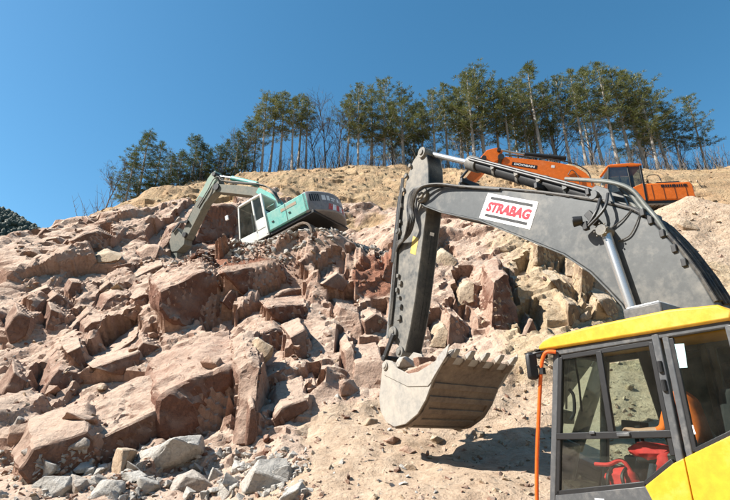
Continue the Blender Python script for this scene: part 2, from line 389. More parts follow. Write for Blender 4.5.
for x in (-60, -36, -20, -12, -6, 0, 6, 12, 20, 36, 60):
    pts += [(x, 6.2, .02 if x > -8 else .25), (x, 3, 0), (x, 0, 0)]
    top = 26.6 if x > -10 else (22 if x > -14 else 17.5)
    if x > -20: pts += [(x, 47, top + .8), (x, 60, top + 2.5)]
for x in (36, 60): pts += [(x, 10, 3), (x, 18, 10), (x, 24, 13), (x, 40, 27)]
pts = np.array(pts)
pa, pb, pc = pts[:, 0], pts[:, 1] * cT + pts[:, 2] * sT, -pts[:, 1] * sT + pts[:, 2] * cT
A = np.hypot(pa[:, None] - pa[None], pb[:, None] - pb[None]); n_ = len(pa)
K = np.zeros((n_ + 3, n_ + 3)); K[:n_, :n_] = A + np.eye(n_) * -.25; Q = np.stack([np.ones(n_), pa, pb], 1); K[:n_, n_:] = Q; K[n_:, :n_] = Q.T
W_ = np.linalg.solve(K, np.concatenate([pc, np.zeros(3)]))
def Gbase(a, b):
    out = np.zeros(a.shape, np.float64); fl_a = a.ravel(); fl_b = b.ravel(); o = out.ravel()
    for i in range(0, len(fl_a), 20000):
        x, y = fl_a[i:i + 20000], fl_b[i:i + 20000]
        o[i:i + 20000] = np.hypot(x[:, None] - pa[None], y[:, None] - pb[None]) @ W_[:n_] + W_[n_] + W_[n_ + 1] * x + W_[n_ + 2] * y
    return o.reshape(a.shape)
def axis(parts):
    out = [parts[0][0]]
    for s, e, st in parts:
        k = max(1, int(round((e - s) / st))); out += list(np.linspace(s, e, k + 1)[1:])
    return np.array(out)
ax_a = axis([(-60, -24, 1.2), (-24, -14, .22), (-14, 13, .085), (13, 22, .2), (22, 60, 1.2)])
ax_b = axis([(-1, 4.5, .8), (4.5, 30, .085), (30, 50, .2), (50, 62, .8)])
GA, GB = np.meshgrid(ax_a, ax_b, indexing='ij')
G0 = Gbase(GA, GB)
def to_world(a, b, c): return a, b * cT - c * sT, b * sT + c * cT
X0, Y0, Z0 = to_world(GA, GB, G0)
dy, dz = Y0, Z0 - CAMZ; fw = np.maximum(.3, dy * cp_ + dz * sp_)
PX = 365 + FPX * X0 / fw; PY = 250 - FPX * (-dy * sp_ + dz * cp_) / fw
def ss(e0, e1, x): t = np.clip((x - e0) / (e1 - e0), 0, 1); return t * t * (3 - 2 * t)
# ---- smooth value noise in 2-D for masks and relief
def vnoise(x, y, seed):
    T = np.random.default_rng(seed).random((128, 128)); xi = np.floor(x).astype(int); yi = np.floor(y).astype(int); fx = x - xi; fy = y - yi
    fx = fx * fx * (3 - 2 * fx); fy = fy * fy * (3 - 2 * fy); g = lambda i, j: T[(xi + i) % 128, (yi + j) % 128]
    return (g(0, 0) * (1 - fx) + g(1, 0) * fx) * (1 - fy) + (g(0, 1) * (1 - fx) + g(1, 1) * fx) * fy - .5
def fbm(x, y, seed, oc=5, gain=.5):
    o = np.zeros_like(x); a = 1; f = 1
    for k in range(oc): o += a * vnoise(x * f + 13.7 * k, y * f + 7.1 * k, seed + k); a *= gain; f *= 2.03
    return o
wob = fbm(GA / 3, GB / 3, 5, 4)
soil_edge = np.interp(X0, [-26, -14, -8, -4, 0, 4, 9, 14, 22], [27.5, 26.5, 28.0, 27.5, 26.5, 25.5, 25, 25.5, 25])
soil = ss(-.6, 1.2, Y0 - soil_edge + wob * 3)
sand_l = np.interp(PY, [380, 400, 430, 470, 500], [420, 330, 300, 300, 250])
sand = ss(-25, 25, PX - sand_l + wob * 60) * ss(375, 400, PY + wob * 25)
sand = np.maximum(sand, ss(1.2, .5, Z0)) * (1 - soil)
sand = np.maximum(sand, ss(630, 665, PX + wob * 30) * ss(290, 262, PY + wob * 30) * (1 - soil) * .95)       # loose mound by the orange machine
yellow = ss(455, 540, PX + wob * 40) * (1 - soil) * ss(430, 380, PY)
red = ss(.7, .2, np.hypot((PX - 235) / 75, (PY - 262) / 18)) * 1.0 + ss(1, .6, np.hypot((PX - 375) / 30, (PY - 285) / 22)) * .8 + ss(1, .7, np.hypot((PX - 214) / 26, (PY - 225) / 28)) * 1.2
red = np.clip(red, 0, 1) * (1 - soil)
ledge = ss(1.2, .5, np.hypot((X0 + 3.2) / 4.6, (Y0 - 20.8) / 3.0))
terr = ss(1.2, .6, np.hypot((X0 - 13.5) / 5, (Y0 - 22.5) / 3))
rockm = (1 - soil) * (1 - sand) * (1 - .85 * ledge) * (1 - terr) * ss(.4, 1.6, Z0)
# dark, steep faces traced as corner lists in picture coordinates: (kind, corners)
faces = [
 ('d', [(71,240),(86,237),(92,236),(98,229),(112,236),(99,248),(84,251),(73,247)]), ('d', [(84,229),(88,219),(97,224),(96,228),(85,230)]),
 ('d', [(56,251),(68,239),(69,243),(62,249)]), ('d', [(34,240),(45,228),(53,232),(41,239)]), ('d', [(32,261),(40,256),(46,256),(36,269),(32,270)]),
 ('y', [(97,256),(110,252),(123,256),(119,261),(98,263)]), ('d', [(117,266),(131,263),(128,268)]),
 ('m', [(139,260),(140,252),(149,247),(160,247),(156,258)]), ('m', [(160,247),(170,228),(183,222),(178,231),(168,242),(158,256)]),
 ('r', [(191,248),(204,220),(207,205),(239,205),(234,234),(224,247)]),
 ('d', [(134,276),(149,269),(163,265),(160,269),(148,277),(136,279)]), ('d', [(154,276),(165,269),(168,274),(157,280)]),
 ('r', [(159,291),(178,280),(204,270),(212,274),(222,290),(221,316),(205,327),(191,329),(168,319),(160,308)]),
 ('d', [(133,299),(144,294),(158,295),(159,306),(146,307)]), ('r', [(222,302),(231,290),(245,296),(245,303),(230,310)]),
 ('r', [(222,272),(233,270),(252,266),(265,263),(276,264),(281,271),(279,278),(262,286),(255,294),(244,294),(233,283)]),
 ('d', [(263,299),(284,291),(305,286),(305,299),(290,301),(265,302)]), ('r', [(266,308),(306,303),(308,322),(292,328),(275,318)]),
 ('d', [(252,339),(260,332),(274,328),(289,334),(289,350),(284,358),(273,360),(258,361),(236,352)]), ('d', [(289,337),(305,329),(306,342),(306,372),(297,356)]),
 ('d', [(262,378),(283,372),(288,364),(289,386),(275,399),(257,405)]),
 ('d', [(364,321),(375,314),(388,321),(380,326),(374,340),(366,345)]), ('m', [(355,362),(383,360),(388,378),(386,392),(352,390)]),
 ('d', [(321,284),(338,272),(348,284),(343,292),(332,288)]), ('r', [(382,278),(385,265),(392,254),(393,289)]),
 ('r', [(490,328),(495,302),(494,281),(506,275),(513,299),(518,324),(508,340)]), ('y', [(458,307),(460,288),(468,281),(475,283),(474,302)]),
 ('y', [(430,347),(438,329),(444,325),(449,331),(446,348)]), ('d', [(449,329),(450,312),(457,316),(468,328),(473,340),(465,347),(447,348)]),
 ('d', [(519,348),(531,320),(542,343)]), ('t', [(536,266),(537,244),(560,250),(563,256),(552,272)]), ('t', [(550,280),(560,278),(574,290),(575,302),(566,298)]),
 ('t', [(582,268),(592,274),(590,302),(580,298)]), ('t', [(568,302),(576,304),(582,316),(578,328),(568,326)]), ('t', [(598,300),(608,298),(614,300),(620,310),(614,318),(608,316)]), ('t', [(518,278),(530,275),(526,283)]),
 ('y', [(566,258),(580,262),(580,278),(566,276)]), ('y', [(594,276),(606,284),(606,296),(594,292)]), ('y', [(584,304),(600,306),(600,318),(584,318)]), ('y', [(562,276),(576,282),(576,290),(562,284)]),
 ('d', [(32,293),(48,287),(52,290),(41,299),(32,299)]), ('d', [(48,301),(57,294),(64,298),(74,306),(66,310)]), ('d', [(68,291),(72,282),(81,283),(81,294),(73,301)]),
 ('d', [(45,330),(51,309),(62,314),(71,317),(60,326),(52,331)]), ('d', [(71,328),(89,312),(94,314),(78,330)]), ('d', [(84,328),(91,322),(102,320),(96,333),(94,342),(83,344)]),
 ('r', [(100,310),(107,298),(116,293),(129,294),(131,304),(123,314),(107,315)]), ('d', [(99,291),(110,282),(114,286),(107,294)]), ('d', [(65,353),(81,346),(88,366),(87,372),(76,360)]),
 ('d', [(107,357),(120,347),(139,335),(126,350),(110,358)]), ('r', [(39,403),(51,377),(59,368),(78,372),(83,382),(70,388),(51,400)]),
 ('d', [(91,368),(107,366),(120,360),(139,352),(139,371),(120,375),(107,372)]), ('d', [(130,358),(143,342),(160,346),(146,352),(143,360)]), ('d', [(205,339),(224,331),(236,335),(220,337)]),
 ('d', [(33,486),(20,470),(33,449),(48,460),(68,438),(86,432),(95,439),(92,468),(73,473),(46,482)]),
 ('d', [(93,440),(107,434),(124,425),(134,420),(158,411),(160,449),(136,460),(115,457),(92,468)]),
 ('r', [(157,411),(160,400),(183,382),(200,381),(216,384),(237,366),(231,403),(227,441),(207,448),(183,448),(159,449)]),
 ('d', [(250,409),(254,407),(255,425),(258,439),(246,446),(248,430)]), ('d', [(274,432),(274,418),(282,407),(295,402),(306,399),(310,407),(297,414),(284,418)]), ('d', [(307,390),(316,386),(322,396),(310,398)]),
 ('m', [(236,446),(237,372),(250,362),(262,366),(257,405),(246,444)]), ('m', [(345,352),(352,346),(356,362),(352,388),(344,380)]),
 ('m', [(335,318),(340,306),(360,312),(364,340),(352,346)]), ('d', [(5,330),(18,312),(30,318),(26,335),(10,345)]), ('d', [(0,400),(14,372),(26,380),(20,402)]),
 ('d', [(405,318),(416,300),(420,318),(414,330)]), ('y', [(432,262),(445,252),(458,262),(450,272),(436,274)]), ('d', [(300,262),(312,252),(318,262),(308,272)]), ('d', [(352,268),(362,258),(370,268),(360,278)]),
]
def bvh_of(X, Y, Z):
    na, nb = X.shape; idx = np.arange(na * nb).reshape(na, nb); q = np.stack([idx[:-1, :-1], idx[1:, :-1], idx[1:, 1:], idx[:-1, 1:]], -1).reshape(-1, 4)
    return BVHTree.FromPolygons(np.stack([X, Y, Z], -1).reshape(-1, 3).tolist(), q.tolist())
# ---- jointed rock: filled cells of an anisotropic, jittered 3-D lattice
def frame(n1, u):
    n1 = np.array(n1, float); n1 /= np.linalg.norm(n1); u = np.array(u, float); u -= n1 * u.dot(n1); u /= np.linalg.norm(u); return u, np.cross(n1, u), n1
def blocks(a, b, scale, n1, u, seed, lo, hi, steps, jit=.42, bias=0.0, spread=.6):
    U, V, Wn = frame(n1, u); r = np.random.default_rng(seed); S = 48
    J = ((r.random((S, S, S, 3)) - .5) * 2 * jit).astype(np.float32); FR = (r.random((S, S, S)) - .5).astype(np.float32)
    Rm = np.stack([U / scale[0], V / scale[1], Wn / scale[2]]).astype(np.float32); Ri = np.linalg.inv(Rm).astype(np.float32)[2]
    def filled(h, a, b):
        q = np.stack([Rm[i, 0] * a + Rm[i, 1] * b + Rm[i, 2] * h for i in range(3)], -1); qi = np.floor(q).astype(np.int32)
        best = np.full(h.shape, 1e9, np.float32); res = np.zeros(h.shape, bool)
        for i in (-1, 0, 1):
            for j in (-1, 0, 1):
                for k in (-1, 0, 1):
                    c = qi + np.array([i, j, k], np.int32); m = c % S; jj = J[m[..., 0], m[..., 1], m[..., 2]]
                    ctr = c + .5 + jj; d = ((q - ctr) ** 2).sum(-1); hc = (ctr * Ri).sum(-1)
                    f = hc < bias + FR[m[..., 0], m[..., 1], m[..., 2]] * spread
                    up = d < best; best = np.where(up, d, best); res = np.where(up, f, res)
        return res
    a = a.astype(np.float32); b = b.astype(np.float32); out = np.full(a.shape, lo, np.float32); todo = np.ones(a.shape, bool)
    hs = np.linspace(hi, lo, steps)
    for h in hs:
        idx = np.nonzero(todo)[0]
        if not len(idx): break
        f = filled(np.full(len(idx), h, np.float32), a[idx], b[idx]); out[idx[f]] = h; todo[idx[f]] = False
    l = out.copy(); u_ = out + (hi - lo) / (steps - 1)
    for _ in range(3):
        mid = (l + u_) / 2; f = filled(mid, a, b); l = np.where(f, mid, l); u_ = np.where(f, u_, mid)
    return l
act = rockm.ravel() > .02
wa = (GA + .16 * fbm(GA / 1.1, GB / 1.1, 60, 4)).ravel()[act]; wb = (GB + .16 * fbm(GA / 1.1, GB / 1.1, 70, 4)).ravel()[act]
D = np.zeros(GA.size)
D1 = blocks(wa, wb, (2.5, 1.5, 1.0), (-.5, .35, .8), (.7, .65, .1), 3, -1.0, 1.1, 15, spread=1.1)
D2 = blocks(wa, wb, (.85, .5, .36), (-.45, .2, .8), (.8, .5, .1), 4, -.4, .45, 9, spread=.45)
D[act] = D1 * .62 + D2 * .36
D = D.reshape(GA.shape) * rockm
# ---- rock masses of the face: each traced steep face is the front of a block that runs back into the slope
BASE = bvh_of(X0[::4, ::4], Y0[::4, ::4], Z0[::4, ::4])
def base_hit(px, py):
    d = ray(px, py).normalized(); h = BASE.ray_cast(CAM, d); return h[0] if h[0] is not None else CAM + d * 25
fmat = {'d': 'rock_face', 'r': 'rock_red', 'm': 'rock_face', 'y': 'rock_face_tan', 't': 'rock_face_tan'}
rf_ = random.Random(19); hulls = []
for i, (kind, l) in enumerate(faces):
    low = max(l, key=lambda q: q[1]); anchor = base_hit(*low); anchor = anchor - (anchor - CAM).normalized() * .12
    n = Vector((-.12, -.9, .38)) if kind in 'my' else Vector((rf_.uniform(.42, .68), -.8, rf_.uniform(-.12, .12)))
    n.normalize(); P = []
    for q in l:
        d = ray(*q); t = (anchor - CAM).dot(n) / d.dot(n); P.append(CAM + d * t)
    size = max((a - b).length for a in P for b in P); cen = sum(P, Vector()) / len(P)
    vd = (cen - CAM).normalized(); e = Vector((.88 * vd.x / vd.y - .12, .88, .36 + rf_.uniform(-.06, .1))).normalized() * (size * 1.1 + .5)
    back = [p + e + (p - cen) * .30 + Vector((0, 0, -.12 * size)) * (p.z < cen.z) for p in P]
    hulls.append((kind, P, back, size, i))
# hand-placed rock masses stand free: the face recedes a little around them
for _m, l in faces:
    hx_, hy_ = np.mean([q[0] for q in l]), np.mean([q[1] for q in l]); ex, ey = (max(q[0] for q in l) - min(q[0] for q in l)) / 2 + 3, (max(q[1] for q in l) - min(q[1] for q in l)) / 2 + 3
    w_ = ss(1.15, .75, np.hypot((PX - hx_) / ex, (PY - hy_) / ey)); D = D * (1 - w_) + w_ * (np.minimum(D, .1) - .12)
# the face wraps the blocks and fills the gaps between them, so the mass reads as one piece
hulltop = np.full(GA.shape, -9.0)
for kind, P, back, size, i in hulls:
    bm = bmesh.new()
    for p in P + back: bm.verts.new(p)
    bmesh.ops.convex_hull(bm, input=bm.verts); bmesh.ops.triangulate(bm, faces=bm.faces); tree = BVHTree.FromBMesh(bm); bm.free()
    A_ = [p.x for p in P + back]; Bb = [p.y * cT + p.z * sT for p in P + back]
    ia = np.nonzero((ax_a > min(A_)) & (ax_a < max(A_)))[0]; ib = np.nonzero((ax_b > min(Bb)) & (ax_b < max(Bb)))[0]
    nv = Vector((0, sT, -cT))
    for a_ in ia[::2]:
        for b_ in ib[::2]:
            c0 = G0[a_, b_] + 4; o_ = Vector(to_world(ax_a[a_], ax_b[b_], c0)); h = tree.ray_cast(o_, nv)
            if h[0] is not None:
                v_ = 4 - h[3]; sl_ = hulltop[a_:a_ + 2, b_:b_ + 2]; np.maximum(sl_, v_, out=sl_)
D = np.where(hulltop > -5, np.maximum(D, np.clip(hulltop - .10, -1, 2.2)), D)
def slide(A, k, op):
    for ax in (0, 1):
        o = A.copy()
        for sft in range(-k, k + 1):
            if sft: o = op(o, np.roll(A, sft, axis=ax))
        A = o
    return A
cl_ = slide(slide(D, 8, np.maximum), 8, np.minimum)          # closing: bridges narrow gaps
D = np.where(rockm > .05, D + (cl_ - D) * .8 * np.clip(rockm * 1.5, 0, 1), D)
# small tilted chips
def chips(x, y, seed):
    T = np.random.default_rng(seed).random((128, 128, 4)); xi = np.floor(x).astype(int); yi = np.floor(y).astype(int); best = np.full(x.shape, 9.0); out = np.zeros_like(x)
    for i in (-1, 0, 1):
        for j in (-1, 0, 1):
            t = T[(xi + i) % 128, (yi + j) % 128]; dx = x - (xi + i + t[..., 0]); dy = y - (yi + j + t[..., 1]); d = dx * dx + dy * dy
            m = d < best; best = np.where(m, d, best); out = np.where(m, dx * (t[..., 2] - .5) * 2 + dy * (t[..., 3] - .5) * 2 + (t[..., 2] * 7.3 % 1 - .5) * .5, out)
    return out
cx_, cy_ = (GA * .8 + GB * .6), (-GA * .6 + GB * .8)
D += rockm * (chips(cx_ / .75, cy_ / .42, 81) * .12 + chips(cx_ / .28, cy_ / .2, 82) * .05)
D = np.where(hulltop > -5, np.minimum(D, np.maximum(hulltop - .05, -.35)), D)
fine = fbm(GA / .9, GB / .9, 21, 6, .55)
D += fine * .10 * (rockm + .15) * np.where(hulltop > -5, .3, 1)
D += soil * (fbm(GA / 5, GB / 4, 31, 6, .5) * .7 - .4 * np.abs(fbm(GA / 2.2, GB / 7, 37, 4, .5)) + .06 * fbm(GA / .6, GB / .6, 39, 3, .6))
D += soil * (1 - ss(39, 40.5, Y0)) * (chips((GA + wob) / 1.5, GB / .8, 84) * .22 + chips(GA / .5, GB / .35, 85) * .06)
D += sand * (fbm(GA / 2.2, GB / 2.2, 41, 6, .52) * .42) * ss(.1, 1.2, Z0)
D += ledge * fbm(GA / 1.2, GB / 1.2, 51, 5, .6) * .4 * (1 - soil)
D += .58 * np.exp(-((X0 + 1.9) / 3.6) ** 2 - ((Y0 - 18.0) / .75) ** 2)     # rubble heaped against the teal machine
D *= ss(-1, 3, GB)
X1, Y1, Z1 = to_world(GA, GB, G0 + D)
Z1 = np.where(Y1 < 6, np.maximum(Z1, .012), Z1)
na, nb = GA.shape
def grid_obj(name, X, Y, Z, mat):
    na, nb = X.shape
    idx = np.arange(na * nb).reshape(na, nb); q = np.stack([idx[:-1, :-1], idx[1:, :-1], idx[1:, 1:], idx[:-1, 1:]], -1).reshape(-1, 4)
    me = bpy.data.meshes.new(name); me.vertices.add(na * nb); me.vertices.foreach_set('co', np.stack([X, Y, Z], -1).astype(np.float32).ravel())
    me.loops.add(q.size); me.loops.foreach_set('vertex_index', q.ravel().astype(np.int32)); me.polygons.add(len(q))
    me.polygons.foreach_set('loop_start', np.arange(0, q.size, 4, dtype=np.int32)); me.polygons.foreach_set('loop_total', np.full(len(q), 4, np.int32))
    me.update(); me.validate(); me.polygons.foreach_set('use_smooth', [True] * len(me.polygons))
    me.materials.append(mat); o = bpy.data.objects.new(name, me); COL.objects.link(o); return o, q
slope, sq = grid_obj('quarry_slope', X1, Y1, Z1, M['terrain']); structure(slope)
slope.data.set_sharp_from_angle(angle=R_(30))
zone = slope.data.attributes.new('zone', 'FLOAT_COLOR', 'POINT')
zone.data.foreach_set('color', np.stack([soil, sand, yellow, red], -1).astype(np.float32).ravel())
step = slice(None, None, 3)
SURF = bvh_of(X1[::2, ::2], Y1[::2, ::2], Z1[::2, ::2])
def surf_hit(px, py):
    h = SURF.ray_cast(CAM, ray(px, py).normalized()); return h[0], h[1]
def ground_at(x, y):
    h = SURF.ray_cast(Vector((x, y, 80)), Vector((0, 0, -1))); return h[0]

# wide ground sheet and the far wooded hill
g_ = MB(); g_.add([(-3000, -3000, -.35), (3000, -3000, -.35), (3000, 3000, -.35), (-3000, 3000, -.35)], [(0, 1, 2, 3)])
m_, nt_, b_ = new_mat('far_ground'); gg = N(nt_, 'ShaderNodeNewGeometry'); nn = noise_n(nt_, .02, 8, .6, gg.outputs['Position'])
nt_.links.new(mix(nt_, nn.outputs[0], (.14, .11, .07), (.06, .07, .03)), b_.inputs['Base Color']); b_.inputs['Roughness'].default_value = .95
structure(g_.build('ground', m_))
# far-left wooded hill, its unseen ring behind the camera added to cut sky fill
ht, hr_ = np.meshgrid(np.radians(np.linspace(-44, 236, 150)), np.linspace(0, 1, 36), indexing='ij')   # angle to the left of +Y
RR = 235 + hr_ * 330; HX, HY = -np.sin(ht) * RR, np.cos(ht) * RR
crest_h = np.interp(np.degrees(ht), [-44, 20, 27, 32, 36, 42, 60, 120, 236], [20, 86, 114, 131, 140, 149, 165, 150, 130])
HX = np.where(np.degrees(ht) < 20, HX, HX)
HZ = crest_h * ss(0, .45, hr_) * (1 - .25 * ss(.5, 1, hr_)) + fbm(HX / 60, HY / 60, 91, 4) * 14 * ss(.05, .3, hr_) - 2
hill, _ = grid_obj('hill_and_fill_blocker', HX, HY, HZ, M['forest']); structure(hill)
HB = bvh_of(HX, HY, HZ); ft = MB(); r = random.Random(5)
bm = bmesh.new(); bmesh.ops.create_icosphere(bm, subdivisions=1, radius=1); IV = np.array([v.co[:] for v in bm.verts]); bm.verts.index_update(); IF = [tuple(v.index for v in f.verts) for f in bm.faces]; bm.free()
for i in range(6000):
    an = R_(r.uniform(27, 44)); rad = r.uniform(290, 400); h = HB.ray_cast(Vector((-math.sin(an) * rad, math.cos(an) * rad, 600)), Vector((0, 0, -1)))[0]
    if h is None: continue
    w = r.uniform(.9, 2.0); V = IV * (np.array([w, w, w * r.uniform(1.0, 1.7)]) * nr.uniform(.7, 1.25, (len(IV), 1))) + np.array([h.x, h.y, h.z + w * .7]); ft.add(V, IF)
fo = stuff(ft.build('far_woodland', 'forest', smooth=True, ang=180)); fo['label'] = 'dark distant woodland on the hill at the far left'; fo['category'] = 'woodland'

# ------------------------------------------------------------------ hand-placed rock masses of the face
for kind, P, back, size, i in hulls:
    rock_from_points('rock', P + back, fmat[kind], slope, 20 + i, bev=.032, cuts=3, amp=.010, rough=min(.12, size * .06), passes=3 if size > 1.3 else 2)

# ------------------------------------------------------------------ scattered rocks (shared meshes)
protos = []
for k in range(22):
    r = random.Random(100 + k); sx, sy, sz = r.uniform(.8, 1.2), r.uniform(.55, .9), r.uniform(.4, .75)
    protos.append(rock_points(r, sx, sy, sz, r.choice((10, 12, 15)), r.uniform(.3, .8)))
PM = {}
def proto(k, mat):
    if (k, mat) not in PM: PM[(k, mat)] = rock_from_points('rock', protos[k], mat, None, 300 + k, bev=.05, cuts=2, amp=.03, mesh_only=True)
    return PM[(k, mat)]
def put_rock(name, p, size, k, mat, parent, r, sink=.25, nrm=None):
    o = bpy.data.objects.new(name, proto(k, mat)); COL.objects.link(o); o.parent = parent
    o.rotation_euler = (r.uniform(-.5, .5), r.uniform(-.5, .5), r.uniform(0, 6.28))
    o.scale = (size, size * r.uniform(.8, 1.2), size * r.uniform(.8, 1.25)); o.location = Vector(p) + Vector((0, 0, size * (.5 - sink) * .7)); return o
r = random.Random(42); placed = 0
while placed < 60:
    px, py = r.uniform(5, 700), r.uniform(198, 455)
    h, nm = surf_hit(px, py)
    if h is None: continue
    x, y, z = h
    if y > 27 and not (px > 640 or (390 < px < 440)): continue
    if sand_l.min() > 0 and px > 320 and py > 395: continue
    if -7.6 < x < .6 and 17.4 < y < 24: continue
    if 9 < x < 17 and 19.5 < y < 25.5: continue
    f = r.random() ** 3
    size = (.11 + .34 * f) * (1 + .25 * (y > 18))
    if placed < 40 and px < 130: size *= 1.2
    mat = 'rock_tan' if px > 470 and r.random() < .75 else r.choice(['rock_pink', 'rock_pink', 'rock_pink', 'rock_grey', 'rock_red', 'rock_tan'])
    put_rock('rock', h, size, r.randrange(22), mat, slope, r); placed += 1

# small rubble: real stones joined into one countless mass
icos = []
for k in range(10):
    bm = bmesh.new()
    for p in rock_points(random.Random(700 + k), 1, .8, .65, 9, .5): bm.verts.new(p)
    g = bmesh.ops.convex_hull(bm, input=bm.verts)
    bmesh.ops.delete(bm, geom=list({q for q in g['geom_interior'] + g['geom_unused'] if isinstance(q, bmesh.types.BMVert) and q.is_valid}), context='VERTS')
    bm.verts.index_update(); icos.append((np.array([v.co[:] for v in bm.verts]), [tuple(v.index for v in f.verts) for f in bm.faces])); bm.free()
def rubble(name, spots, mat, label=None):
    mb = MB(); rr = random.Random(len(spots))
    for p, s in spots:
        V, F = icos[rr.randrange(10)]
        Rm = np.array(Matrix.Rotation(rr.uniform(0, 6.28), 3, Vector((rr.gauss(0, 1), rr.gauss(0, 1), rr.gauss(0, 1))).normalized()))
        mb.add((V * s * np.array([1, rr.uniform(.8, 1.2), rr.uniform(.7, 1.1)])) @ Rm.T + np.array(p), F)
    o = mb.build(name, mat, slope, smooth=False); stuff(o)
    return o
sp = {'rock_pink': [], 'rock_pale': [], 'rock_tan': [], 'rock_red': []}
for _ in range(5200):
    px, py = r.uniform(5, 725), r.uniform(180, 499); h, nm = surf_hit(px, py)
    if h is None or h.y > 40: continue
    s = .018 + .075 * r.random() ** 3
    if nm.z < .3 or (nm.x < 0 and r.random() < .0): continue
    if h.y > 27: s *= 1.5; m = 'rock_tan'
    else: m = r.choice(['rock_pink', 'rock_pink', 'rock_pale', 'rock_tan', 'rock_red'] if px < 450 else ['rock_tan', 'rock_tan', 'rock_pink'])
    sp[m].append((h, s * (1 + .5 * (h.y > 16))))
for _ in range(1500):      # broken stone along the lip in front of the teal machine
    x = r.uniform(-7.5, 2.6); y = 17.9 + r.uniform(-.6, .9) + (.5 if x > -1 else 0); h = ground_at(x, y)
    if h is None: continue
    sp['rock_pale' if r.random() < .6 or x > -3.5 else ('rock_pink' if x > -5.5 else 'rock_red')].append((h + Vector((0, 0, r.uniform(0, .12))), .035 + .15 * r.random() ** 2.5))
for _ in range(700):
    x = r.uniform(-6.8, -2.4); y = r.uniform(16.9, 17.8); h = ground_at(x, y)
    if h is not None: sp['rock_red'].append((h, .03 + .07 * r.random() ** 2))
for _ in range(900):       # toe of the slope, bottom left
    px, py = r.uniform(0, 310), r.uniform(448, 500); h, nm = surf_hit(px, py)
    if h is not None: sp['rock_pale' if r.random() < .75 else 'rock_pink'].append((h, .02 + .09 * r.random() ** 2))
for _ in range(900):       # stones fallen down the earth bank
    px = r.uniform(110, 735); yd = r.uniform(27, 39.8); x = (px - 365) / FPX * (yd * cp_ + 18 * sp_); h = ground_at(x, yd)
    if h is not None: sp['rock_tan'].append((h, .03 + .16 * r.random() ** 3))
for m, l in sp.items(): rubble('rubble', l, m)

for _ in range(70):        # broken pale rock along the toe, each stone a piece of the slope
    px, py = r.uniform(0, 300), r.uniform(452, 500); h, nm = surf_hit(px, py)
    if h is not None: put_rock('rock', h, .07 + .17 * r.random() ** 1.8, r.randrange(22), 'rock_pale' if r.random() < .8 else 'rock_grey', slope, r, .15)
for k in range(26):        # broken rock heaped against the teal machine
    x = -4.6 + k * .25 + r.uniform(-.1, .1); y = 18.25 + r.uniform(-.15, .3) + .02 * k; h = ground_at(x, y)
    if h is not None: put_rock('rock', h, r.uniform(.2, .42), r.randrange(22), r.choice(['rock_pale', 'rock_pale', 'rock_pink', 'rock_grey']), slope, r, .1)
# loose pale boulders at the toe and in front: things of their own
bl = [(168, 463, 34, .34, 'long pale grey boulder at the bottom left, largest of the loose stones', 'rock_pale'),
      (268, 484, 27, .5, 'rounded pale boulder at the bottom, rightmost of the big loose stones', 'rock_pale'),
      (190, 492, 22, .5, 'pale brown-stained boulder at the bottom edge, between two larger pale boulders', 'rock_grey'),
      (213, 478, 14, .5, 'small pale block just left of the rounded bottom boulder', 'rock_pale'),
      (240, 470, 13, .5, 'small flat pale stone behind the rounded bottom boulder', 'rock_pale'),
      (118, 470, 22, .5, 'tan broken block under the dark overhang at the bottom left', 'rock_tan'),
      (50, 492, 18, .5, 'pale stone in the bottom left corner', 'rock_pale'),
      (80, 488, 14, .5, 'pale angular stone second from the bottom left corner', 'rock_grey'),
      (105, 496, 15, .5, 'pale stone at the bottom edge left of the long grey boulder', 'rock_pale'),
      (146, 490, 13, .5, 'small pale stone just under the long grey boulder', 'rock_pale'),
      (228, 494, 12, .5, 'small pale stone at the bottom edge left of the rounded boulder', 'rock_pale'),
      (300, 497, 9, .5, 'small grey stone at the bottom edge right of the rounded boulder', 'rock_grey'),
      (410, 470, 7, .5, 'small tan clod on the sand below the bucket', 'rock_tan'),
      (392, 443, 9, .5, 'brown stone on the sand just under the bucket', 'rock_pink'),
      (408, 452, 9, .5, 'brown stone on the sand a little below the bucket', 'rock_pink'),
      (478, 436, 7, .5, 'small brown stone right of the bucket heel', 'rock_tan'),
      (437, 442, 8, .5, 'tan stone below the middle of the bucket', 'rock_tan'),
      (371, 425, 9, .5, 'flat tan stone on the sand left of the bucket', 'rock_tan')]
for i, (px, py, rp, sk, lab, mat) in enumerate(bl):
    h, nm = surf_hit(px, py)
    if h is None: continue
    dist = (h - CAM).length; s = rp * dist / FPX
    o = rock_from_points('boulder', rock_points(random.Random(900 + i), s, s * .8, s * (.55 if i == 0 else .75), 13, .55), mat, None, 500 + i, bev=.05, cuts=3, amp=.022)
    o.location = h + Vector((0, s * .3, s * .12)); o.rotation_euler = (.2, -.35 if i == 0 else rng.uniform(-.2, .2), rng.uniform(-.6, .6)); tag(o, lab, 'boulder', 'loose stones at the foot of the slope')

